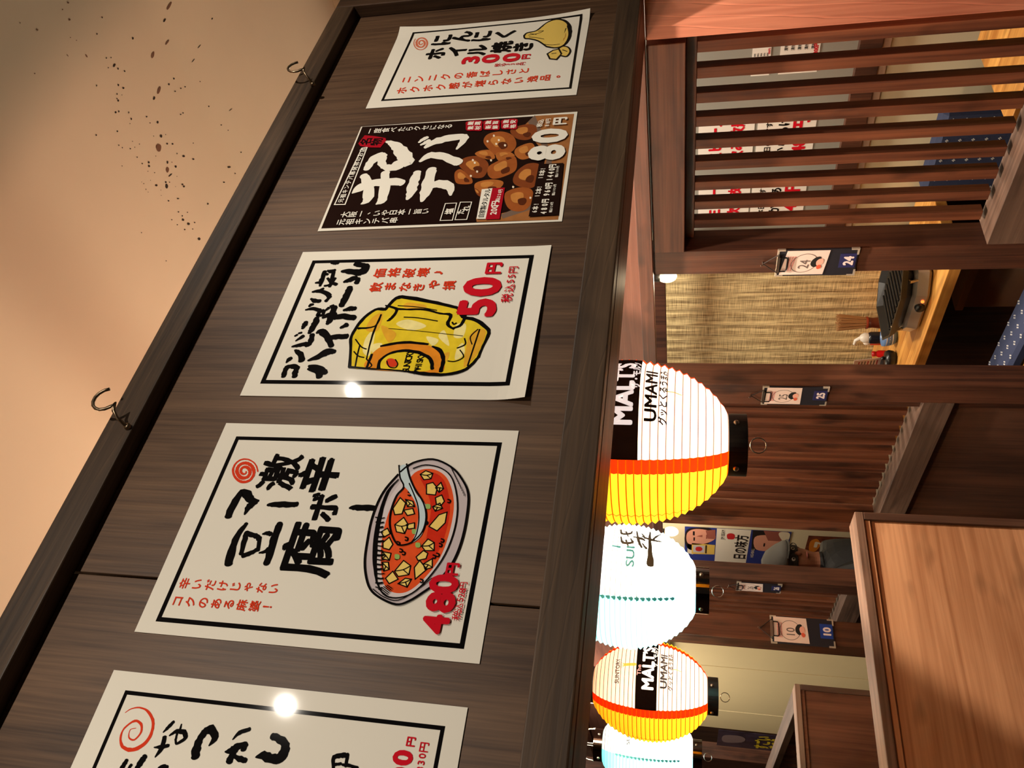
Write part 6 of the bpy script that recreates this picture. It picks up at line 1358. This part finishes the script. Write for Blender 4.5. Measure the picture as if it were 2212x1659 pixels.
# ================================================================== booth 24: reed blind, table and what stands on it
def mat_material():
    m, nt, p = nodes_of('woven_reed'); N, L = nt.nodes, nt.links
    tc = N.new('ShaderNodeTexCoord')
    def nz(sc, det=2):
        mp_ = N.new('ShaderNodeMapping'); mp_.inputs['Scale'].default_value = sc; L.new(tc.outputs['Object'], mp_.inputs[0])
        n = N.new('ShaderNodeTexNoise'); n.inputs['Scale'].default_value = 1; n.inputs['Detail'].default_value = det; L.new(mp_.outputs[0], n.inputs[0]); return n
    a = nz((1, 10, 420)); b = nz((1, 75, 5)); c = nz((1, 300, 12), 3)
    mx = N.new('ShaderNodeMix'); mx.data_type = 'FLOAT'; mx.inputs[0].default_value = .5; L.new(a.outputs[0], mx.inputs[2]); L.new(b.outputs[0], mx.inputs[3])
    mx2 = N.new('ShaderNodeMix'); mx2.data_type = 'FLOAT'; mx2.inputs[0].default_value = .3; L.new(mx.outputs[0], mx2.inputs[2]); L.new(c.outputs[0], mx2.inputs[3])
    r = N.new('ShaderNodeValToRGB'); r.color_ramp.elements[0].position = .38; r.color_ramp.elements[1].position = .58
    r.color_ramp.elements[0].color = lin((124, 94, 52)); r.color_ramp.elements[1].color = lin((248, 226, 168)); L.new(mx2.outputs[0], r.inputs[0])
    L.new(r.outputs[0], p.inputs['Base Color']); p.inputs['Roughness'].default_value = .7
    bp = N.new('ShaderNodeBump'); bp.inputs['Strength'].default_value = .5; bp.inputs['Distance'].default_value = .003; L.new(mx2.outputs[0], bp.inputs['Height']); L.new(bp.outputs[0], p.inputs['Normal'])
    return m
T = Thing('reed_blind', 'yellowish woven reed blind hung behind the table', 'blind', (2.62, 2.8, -0.9))
vs = []; fs = []; n = 60
for i in range(n+1):
    y = 2.33+0.95*i/n; x = 2.622+0.004*math.sin(i*1.7)
    vs += [(x, y, -0.92), (x, y, 0.12), (x+.006, y, -0.92), (x+.006, y, 0.12)]
for i in range(n): k = i*4; fs += [(k, k+4, k+5, k+1), (k+2, k+3, k+7, k+6), (k+1, k+5, k+7, k+3), (k, k+2, k+6, k+4)]
T.part('reed_mat', MB().add(vs, fs), mat_material())
T.box('hanging_bar', 2.535, 2.56, 2.30, 3.3, 0.105, 0.16, M_POST_Z)
T = Thing('dining_table', 'pale pine booth table carrying the gas grill', 'table', (2.37, 2.2, -1.55))
for i, (a, b) in enumerate(((2.100, 2.285), (2.287, 2.47), (2.472, 2.612))): T.box('table_board', a, b, 2.02, 3.1, -0.888, -0.85, M_TABLE, None, 0.002)
for y in (2.2, 2.95): T.box('table_leg', 2.30, 2.38, y-.04, y+.04, -1.55, -0.888, M_POST_Z)
# gas grill
T = Thing('gas_grill', 'silver gas stove with a black grill pan on the table', 'grill', (2.27, 2.33, -0.85))
def octo(cx_, cy_, rx, ry, z, k=.42):
    return [(cx_+sx_*rx*(1 if i % 2 == 0 else k), cy_+sy_*ry*(k if i % 2 == 0 else 1), z) for i, (sx_, sy_) in enumerate(((1, -1), (1, -1), (-1, -1), (-1, -1), (-1, 1), (-1, 1), (1, 1), (1, 1)))]
def octring(cx_, cy_, rx, ry, z): 
    pts = [(1, -.55), (.6, -1), (-.6, -1), (-1, -.55), (-1, .55), (-.6, 1), (.6, 1), (1, .55)]
    return [(cx_+a*rx, cy_+b*ry, z) for a, b in pts]
def loft(rings, caps=True):
    vs = []; fs = []; n = len(rings[0])
    for r in rings: vs += r
    for j in range(len(rings)-1):
        for i in range(n): fs.append((j*n+i, j*n+(i+1) % n, (j+1)*n+(i+1) % n, (j+1)*n+i))
    if caps: fs += [tuple(range(n-1, -1, -1)), tuple((len(rings)-1)*n+i for i in range(n))]
    return MB().add(vs, fs)
M_CHROME = plain('stove_steel', (200, 190, 176), 0.32, 0.55)
T.part('stove_body', loft([octring(2.285, 2.33, .115, .15, -0.846), octring(2.285, 2.33, .125, .16, -0.835), octring(2.285, 2.33, .12, .155, -0.80), octring(2.285, 2.33, .10, .13, -0.792)]), M_CHROME)
M_PAN = plain('black_iron', (22, 21, 20), 0.35, 0.2, vary=.2)
T.part('grill_pan', loft([octring(2.29, 2.34, .10, .13, -0.795), octring(2.29, 2.34, .135, .175, -0.765), octring(2.29, 2.34, .15, .19, -0.742), octring(2.29, 2.34, .142, .182, -0.742), octring(2.29, 2.34, .125, .165, -0.762), octring(2.29, 2.34, .09, .12, -0.772)]), M_PAN)
q = MB()
for k in range(9): q.tube([(2.20, 2.21+k*.032, -0.757), (2.38, 2.21+k*.032, -0.757)], .004, 6)
T.part('grill_bars', q, M_PAN)
T.part('control_knob', MB().lathe([(0.0001, 2.150), (.016, 2.150), (.018, 2.160), (.018, 2.172), (.0001, 2.172)], (0, 2.30, -0.822), 16, None, axis='X'), M_BLACK, None, True)
T.part('ember_light', MB().ball((2.160, 2.27, -0.825), .006, None, 8, 6), glow('ember', (255, 110, 40), 3.0))
for y in (2.20, 2.46): T.part('pan_support', MB().tube([(2.20, y, -0.80), (2.19, y, -0.775), (2.21, y, -0.765)], .006, 6), M_METAL)
# condiments
def turned(name, prof, c, mat, label, cat, extra=()):
    T = Thing(name, label, cat, (c[0], c[1], -0.85)); T.part('body', MB().lathe(prof, (c[0], c[1], -0.85), 20), mat, None, True)
    for nm, mbx, mt_, sm in extra: T.part(nm, mbx, mt_, None, sm)
    return T
zt = -0.85
T = Thing('table_brush', 'brown bristle brush standing upright on the table', 'brush', (2.53, 2.79, zt))
T.part('handle', MB().lathe([(.0001, 0), (.028, 0), (.026, .03), (.022, .06), (.026, .085), (.0001, .086)], (2.53, 2.79, zt), 18), plain('lacquer_red_brown', (92, 38, 22), .35), None, True)
q = MB()
for k in range(220):
    a = random.uniform(0, 6.28); r = .022*math.sqrt(random.random()); s = 1.75
    q.tube([(2.53+r*math.cos(a), 2.79+r*math.sin(a), zt+.08), (2.53+s*r*math.cos(a), 2.79+s*r*math.sin(a), zt+.20+random.uniform(-.01, .008))], .0022, 4)
T.part('bristles', q, plain('bristle_tan', (176, 132, 84), .7), None, False, 0, None, 'stuff')
T.part('binding', MB().lathe([(.0265, .078), (.028, .082), (.0265, .088)], (2.53, 2.79, zt), 18), plain('binding_red', (150, 60, 34), .5), None, True)
b = (2.45, 2.80)
turned('soy_bottle', [(.0001, 0), (.026, 0), (.027, .01), (.026, .075), (.022, .085), (.0001, .086)], b, plain('soy_dark', (22, 24, 34), .25), 'dark soy bottle with a white spout, beside the brush', 'bottle',
       [('spout', MB().lathe([(.022, .085), (.023, .10), (.016, .112), (.010, .118), (.0001, .12)], (b[0], b[1], zt), 16).tube([(b[0], b[1], zt+.115), (b[0]-.006, b[1]+.012, zt+.135), (b[0]-.012, b[1]+.028, zt+.138), (b[0]-.012, b[1]+.036, zt+.128)], [.008, .008, .006, .004], 8), plain('spout_white', (226, 220, 206), .35), True)])
b = (2.50, 2.88)
turned('spice_shaker', [(.0001, 0), (.017, 0), (.018, .006), (.018, .055), (.015, .06), (.0001, .061)], b, plain('spice_red', (206, 64, 36), .4), 'small red spice shaker with a white cap', 'shaker',
       [('cap', MB().lathe([(.016, .058), (.018, .062), (.018, .078), (.012, .084), (.0001, .085)], (b[0], b[1], zt), 16), plain('cap_cream', (232, 222, 204), .4), True)])
b = (2.43, 2.885)
turned('chili_bottle', [(.0001, 0), (.015, 0), (.016, .004), (.016, .03), (.010, .04), (.010, .045), (.0001, .046)], b, plain('chili_red', (196, 20, 24), .25), 'short bright red chili bottle', 'bottle',
       [('cap', MB().lathe([(.011, .042), (.012, .044), (.012, .056), (.0001, .057)], (b[0], b[1], zt), 14), plain('cap_red', (176, 16, 22), .3), True)])
b = (2.37, 2.70)
T = turned('striped_cup', [(.0001, 0), (.026, 0), (.034, .012), (.040, .03), (.042, .055), (.039, .055), (.036, .03), (.0001, .012)], b, plain('cup_blue', (96, 126, 168), .3), 'pale blue striped pot in front of the brush', 'cup')
for k in range(3):
    h = .018+k*.012; r = .0365+k*.0021; T.part('stripe', MB().lathe([(r+.0004, h), (r+.0016, h+.002), (r+.0010, h+.004)], (b[0], b[1], zt), 24), plain('stripe_white', (214, 220, 226), .3), None, True)
b = (2.30, 2.76)
turned('black_pot', [(.0001, 0), (.024, 0), (.033, .012), (.036, .028), (.030, .042), (.0001, .043)], b, plain('pot_black', (20, 18, 18), .3), 'round black condiment pot at the table edge', 'pot',
       [('knob', MB().ball((b[0], b[1], zt+.05), .009, None, 10, 6), MATS['pot_black'], True)])
T = Thing('menu_stand', 'small upright menu card with red print on the table', 'menu stand', (2.42, 2.95, zt))
mpm = lambda u, v, d: (2.42-d*1.0+.02*(v/.12), 3.01-u, zt+.125-v)
T.part('card', MB().quadprism([(0, 0), (.09, 0), (.09, .122), (0, .122)], mpm, 0, .002), plain('card_white', (222, 206, 204), .4))
q = MB()
for i in range(7): fill_poly(q, [(.012, .02+i*.013), (.078, .02+i*.013), (.078, .026+i*.013), (.012, .026+i*.013)], mpm, .003, plain('card_print', (170, 60, 66), .5) if i % 3 == 0 else M_GREYINK)
T.part('print', q)
T.box('foot', 2.40, 2.46, 2.915, 3.015, zt, zt+.008, M_BLACK, None, .001)
T = Thing('bill_holder', 'pink bill card in a black holder beside the middle post', 'bill holder', (2.33, 2.88, zt))
T.box('card', 2.325, 2.329, 2.85, 2.93, zt+.006, zt+.075, plain('card_pink', (206, 150, 148), .5), None, 0)
T.box('holder', 2.315, 2.345, 2.845, 2.935, zt, zt+.014, M_BLACK, None, .002)
# bench, gas hose and bin under the table
T = Thing('bench_seat', 'bench with a navy cushion patterned in small white crosses', 'bench', (2.2, 2.0, -1.55))
T.box('bench_board', 1.93, 2.09, 1.75, 3.2, -1.16, -1.13, M_TABLE)
T.box('bench_body', 1.96, 2.08, 1.75, 3.2, -1.55, -1.16, M_POST_Z)
cu = T.part('cushion', MB().box(1.935, 2.075, 1.76, 2.52, -1.13, -1.085, None, .012), plain('navy_fabric', (36, 46, 76), .8, bump=.3, vscale=200))
q = MB()
for i in range(14):
    for j in range(3):
        x, y = 1.952+j*.044+(i % 2)*.016, 1.79+i*.054
        for dx_, dy_ in ((.006, 0), (-.006, 0), (0, .006), (0, -.006)): q.box(x+dx_-.0022, x+dx_+.0022, y+dy_-.0022, y+dy_+.0022, -1.0852, -1.0844)
T.part('cushion_pattern', q, plain('pattern_white', (210, 210, 206), .8), cu, False, 0, None, 'stuff')
t = obj('gas_hose', MB().tube(smooth_pts([(2.20, 2.02, -0.89), (2.16, 2.04, -0.95), (2.20, 2.10, -1.02), (2.32, 2.10, -1.10), (2.4, 2.1, -1.3), (2.4, 2.1, -1.55)]), .008, 8), plain('hose_orange', (206, 92, 30), .45), None, (2.3, 2.06, -1.55), True)
tag(t, 'orange gas hose hanging under the table', 'hose')
T = Thing('under_table_box', 'pale storage box under the pine table', 'box', (2.52, 2.52, -1.55))
T.box('box_body', 2.46, 2.60, 2.40, 2.62, -1.55, -1.10, plain('box_beige', (170, 140, 118), .6), None, .003)
T.box('box_lid', 2.45, 2.61, 2.39, 2.63, -1.10, -1.07, plain('box_lid', (186, 156, 134), .6), None, .003)
# cushion and bench edge seen between the slats
T = Thing('seat_cushion', 'navy patterned cushion leaning behind the right slats', 'cushion', (2.46, 1.84, -1.10))
T.part('cushion_body', MB().box(2.42, 2.50, 1.66, 2.0, -1.10, -0.80, None, .015), MATS['navy_fabric'])
q = MB()
for i in range(8):
    for j in range(7):
        y, z_ = 1.69+i*.04, -1.07+j*.04+(i % 2)*.015
        for a, b_ in ((.005, .0016), (.0016, .005)): q.box(2.4192, 2.4202, y-a, y+a, z_-b_, z_+b_)
T.part('cushion_pattern', q, MATS['pattern_white'], None, False, 0, None, 'stuff')
T = Thing('booth_bench', 'low bench under the leaning navy cushion', 'bench', (2.35, 1.8, -1.55))
T.box('bench_seat', 2.12, 2.60, 1.60, 2.01, -1.13, -1.102, M_POST_Z); T.box('bench_base', 2.16, 2.58, 1.63, 1.99, -1.55, -1.13, M_POST_Z)
T = Thing('dining_table', 'second pale pine table, seen through the rightmost slats', 'table', (2.3, 1.1, -1.55))
for a, b_ in ((2.05, 2.26), (2.262, 2.48)): T.box('table_board', a, b_, 0.7, 1.47, -0.888, -0.85, M_TABLE)
for y in (0.8, 1.38): T.box('table_leg', 2.22, 2.30, y-.04, y+.04, -1.55, -0.888, M_POST_Z)
# ================================================================== bare bulbs
def bulb(c, w, label, r=.028):
    T = Thing('light_bulb', label, 'light bulb', c, 'bare bulbs in the booths')
    T.part('glass', MB().ball(c, (r, r, r*1.5), None, 18, 12), glow('warm_bulb', (255, 214, 150), 14.0), None, True)
    T.part('socket', MB().lathe([(.016, r*1.0), (.018, r*1.2), (.018, r*2.6), (.004, r*2.8)], c, 14), M_BLACK, None, True)
    T.part('cord', MB().tube([(c[0], c[1], c[2]+r*2.7), (c[0], c[1], 1.24)], .003, 6), M_BLACK)
    l = bpy.data.lights.new('bulb_light', 'POINT'); l.energy = w; l.color = (1, .78, .5); l.shadow_soft_size = r
    lo = bpy.data.objects.new('bulb_light', l); COL.objects.link(lo); lo.parent = T.o; lo.location = (-.05, -.03, -r*1.6)
bulb((1.86, 1.826, 0.072), 2.5, 'glowing bare bulb beside the post of clipboard 24', .021)
bulb((2.5, 4.80, 0.10), 3.0, 'glowing bare bulb above the beer advertisement', .032)

# ================================================================== guest in the far booth
def guest():
    bx, by = 2.0, 4.09
    T = Thing('person', 'seated guest in a grey cap and dark jacket, half hidden by a post', 'person', (bx, by, -1.55))
    me = bpy.data.meshes.new('body'); hz = -0.55
    J = {'pelvis': (bx, by, -1.02, .13), 'belly': (bx, by, -.90, .13), 'chest': (bx+.01, by, -.78, .135), 'neck0': (bx, by, -.69, .06), 'neck': (bx-.005, by-.005, -.645, .048), 'head0': (bx-.01, by-.02, -.60, .066), 'head1': (bx-.008, by-.012, -.535, .078), 'crown': (bx, by, -.47, .062),
         'shR': (bx-.10, by-.05, -.74, .062), 'elR': (bx-.08, by-.16, -.92, .05), 'wrR': (bx+.02, by-.36, -.99, .034), 'shL': (bx+.13, by+.08, -.74, .062), 'elL': (bx+.06, by+.10, -.92, .05), 'wrL': (bx+.08, by-.20, -1.0, .034),
         'hipR': (bx, by-.09, -1.05, .09), 'knR': (bx-.0, by-.46, -1.07, .065), 'anR': (bx, by-.47, -1.48, .04), 'ftR': (bx, by-.58, -1.495, .03), 'hipL': (bx, by+.09, -1.05, .09), 'knL': (bx+.2, by-.36, -1.07, .065), 'anL': (bx+.2, by-.37, -1.48, .04), 'ftL': (bx+.2, by-.48, -1.495, .03)}
    E = [('pelvis', 'belly'), ('belly', 'chest'), ('chest', 'neck0'), ('neck0', 'neck'), ('neck', 'head0'), ('head0', 'head1'), ('head1', 'crown'), ('chest', 'shR'), ('shR', 'elR'), ('elR', 'wrR'), ('chest', 'shL'), ('shL', 'elL'), ('elL', 'wrL'), ('pelvis', 'hipR'), ('hipR', 'knR'), ('knR', 'anR'), ('anR', 'ftR'), ('pelvis', 'hipL'), ('hipL', 'knL'), ('knL', 'anL'), ('anL', 'ftL')]
    for s, y0 in (('R', by-.12), ('L', by+.14)):       # five fingers on each hand
        w = J['wr'+s]
        J['pa'+s] = (w[0], w[1]-.045, w[2]-.005, .026); E.append(('wr'+s, 'pa'+s))
        for k in range(5):
            o = (k-2)*.016; ln = (.045, .07, .078, .07, .055)[k]
            J['f%d%s' % (k, s)] = (w[0]+o*1.3, w[1]-.045-ln*.55, w[2]-.008, .0085); J['g%d%s' % (k, s)] = (w[0]+o*1.2, w[1]-.045-ln, w[2]-.026, .0075)
            E += [('pa'+s, 'f%d%s' % (k, s)), ('f%d%s' % (k, s), 'g%d%s' % (k, s))]
    names = list(J); base = T.base
    me.from_pydata([(J[n][0]-base[0], J[n][1]-base[1], J[n][2]-base[2]) for n in names], [(names.index(a), names.index(b)) for a, b in E], [])
    o = bpy.data.objects.new('body', me); COL.objects.link(o); o.parent = T.o
    md = o.modifiers.new('skin', 'SKIN')
    for i, n in enumerate(names):
        sv = me.skin_vertices[0].data[i]; sv.radius = (J[n][3], J[n][3]); sv.use_root = (n == 'pelvis')
    o.modifiers.new('sub', 'SUBSURF').levels = 2; o.modifiers['sub'].render_levels = 2
    m, nt, p = nodes_of('guest_skin_and_clothes'); N, L = nt.nodes, nt.links      # dark clothes below the collar and down to the wrists
    tc = N.new('ShaderNodeTexCoord'); sp = N.new('ShaderNodeSeparateXYZ'); L.new(tc.outputs['Object'], sp.inputs[0])
    a = N.new('ShaderNodeMath'); a.operation = 'GREATER_THAN'; a.inputs[1].default_value = (-.668-base[2]); L.new(sp.outputs['Z'], a.inputs[0])
    b = N.new('ShaderNodeMath'); b.operation = 'LESS_THAN'; b.inputs[1].default_value = -.39; L.new(sp.outputs['Y'], b.inputs[0])
    c = N.new('ShaderNodeMath'); c.operation = 'MAXIMUM'; L.new(a.outputs[0], c.inputs[0]); L.new(b.outputs[0], c.inputs[1])
    mx = N.new('ShaderNodeMix'); mx.data_type = 'RGBA'; L.new(c.outputs[0], mx.inputs[0]); mx.inputs[6].default_value = lin((20, 21, 25)); mx.inputs[7].default_value = lin((132, 82, 58)); L.new(mx.outputs[2], p.inputs['Base Color']); p.inputs['Roughness'].default_value = .6
    me.materials.append(m)
    hx, hy = bx-.008, by-.012
    # the face looks towards smaller Y (viewer's right)
    secs = [(.095, .030, -.478, .055), (.085, .060, -.487, .088), (.05, .082, -.495, .118), (0, .088, -.498, .116), (-.05, .082, -.497, .085), (-.09, .070, -.494, .058), (-.13, .050, -.490, .030), (-.165, .020, -.484, .010)]
    rings_ = [[(hx+w_*math.cos(a_), hy+y_, z_+(h_*math.sin(a_) if a_ < math.pi+.01 else 0.012*math.sin(a_))) for a_ in [2*math.pi*k/18 for k in range(18)]] for y_, w_, z_, h_ in secs]
    cap = T.part('cap', loft(rings_), plain('grey_cap', (80, 78, 74), .9, bump=.3, vscale=90), None, True)
    bill = [(-.05, -.07), (-.055, -.13), (-.03, -.165), (0, -.175), (.03, -.165), (.055, -.13), (.05, -.07)]
    T.part('cap_bill', MB().quadprism(bill, lambda u, v, d: (hx+u, hy+v, -.492+d+.10*(v+.07)), 0, .006), MATS['grey_cap'], cap)
    T.part('nose', MB().ball((hx, hy-.082, -.555), (.011, .016, .018), None, 10, 8), plain('guest_skin', (132, 82, 58), .6), None, True)
    T.part('ear', MB().ball((hx-.076, hy+.005, -.55), (.008, .016, .026), None, 10, 8), MATS['guest_skin'], None, True)
    T.part('ear', MB().ball((hx+.076, hy+.005, -.55), (.008, .016, .026), None, 10, 8), MATS['guest_skin'], None, True)
    T.part('mouth', MB().ball((hx, hy-.074, -.60), (.020, .008, .005), None, 10, 6), plain('lip', (140, 76, 66), .5), None, True)
    for s in (-1, 1):
        e = T.part('eye', MB().ball((hx+s*.03, hy-.072, -.53), .010, None, 10, 8), plain('eye_white', (220, 214, 206), .3), None, True)
        T.part('pupil', MB().ball((hx+s*.03, hy-.080, -.53), .005, None, 8, 6), M_HAIR, e, True)
    ring = []
    q = MB()
    for s in (-1, 1): q.tube([(hx+s*.032+.024*math.cos(a_), hy-.088, -.532+.018*math.sin(a_)) for a_ in [2*math.pi*k/16 for k in range(16)]], .002, 6, None, True).tube([(hx+s*.056, hy-.086, -.53), (hx+s*.08, hy-.03, -.53), (hx+s*.08, hy+.01, -.535)], .002, 6)
    T.part('glasses', q, M_BLACK, None, True)
    T.o.location.z -= 0.02
    T.part('hair', MB().lathe([(.0845, -.555), (.086, -.53), (.0855, -.50), (.080, -.48)], (hx, hy+.008, 0), 20), plain('hair_dark', (24, 19, 17), .7), None, True)
guest()
t = Thing('booth_stool', 'dark bench under the seated guest in the far booth', 'bench', (2.05, 4.15, -1.55))
t.box('seat', 1.86, 2.34, 3.96, 4.34, -1.21, -1.165, M_POST_Z); t.box('base', 1.90, 2.30, 4.0, 4.30, -1.55, -1.21, M_POST_Z)
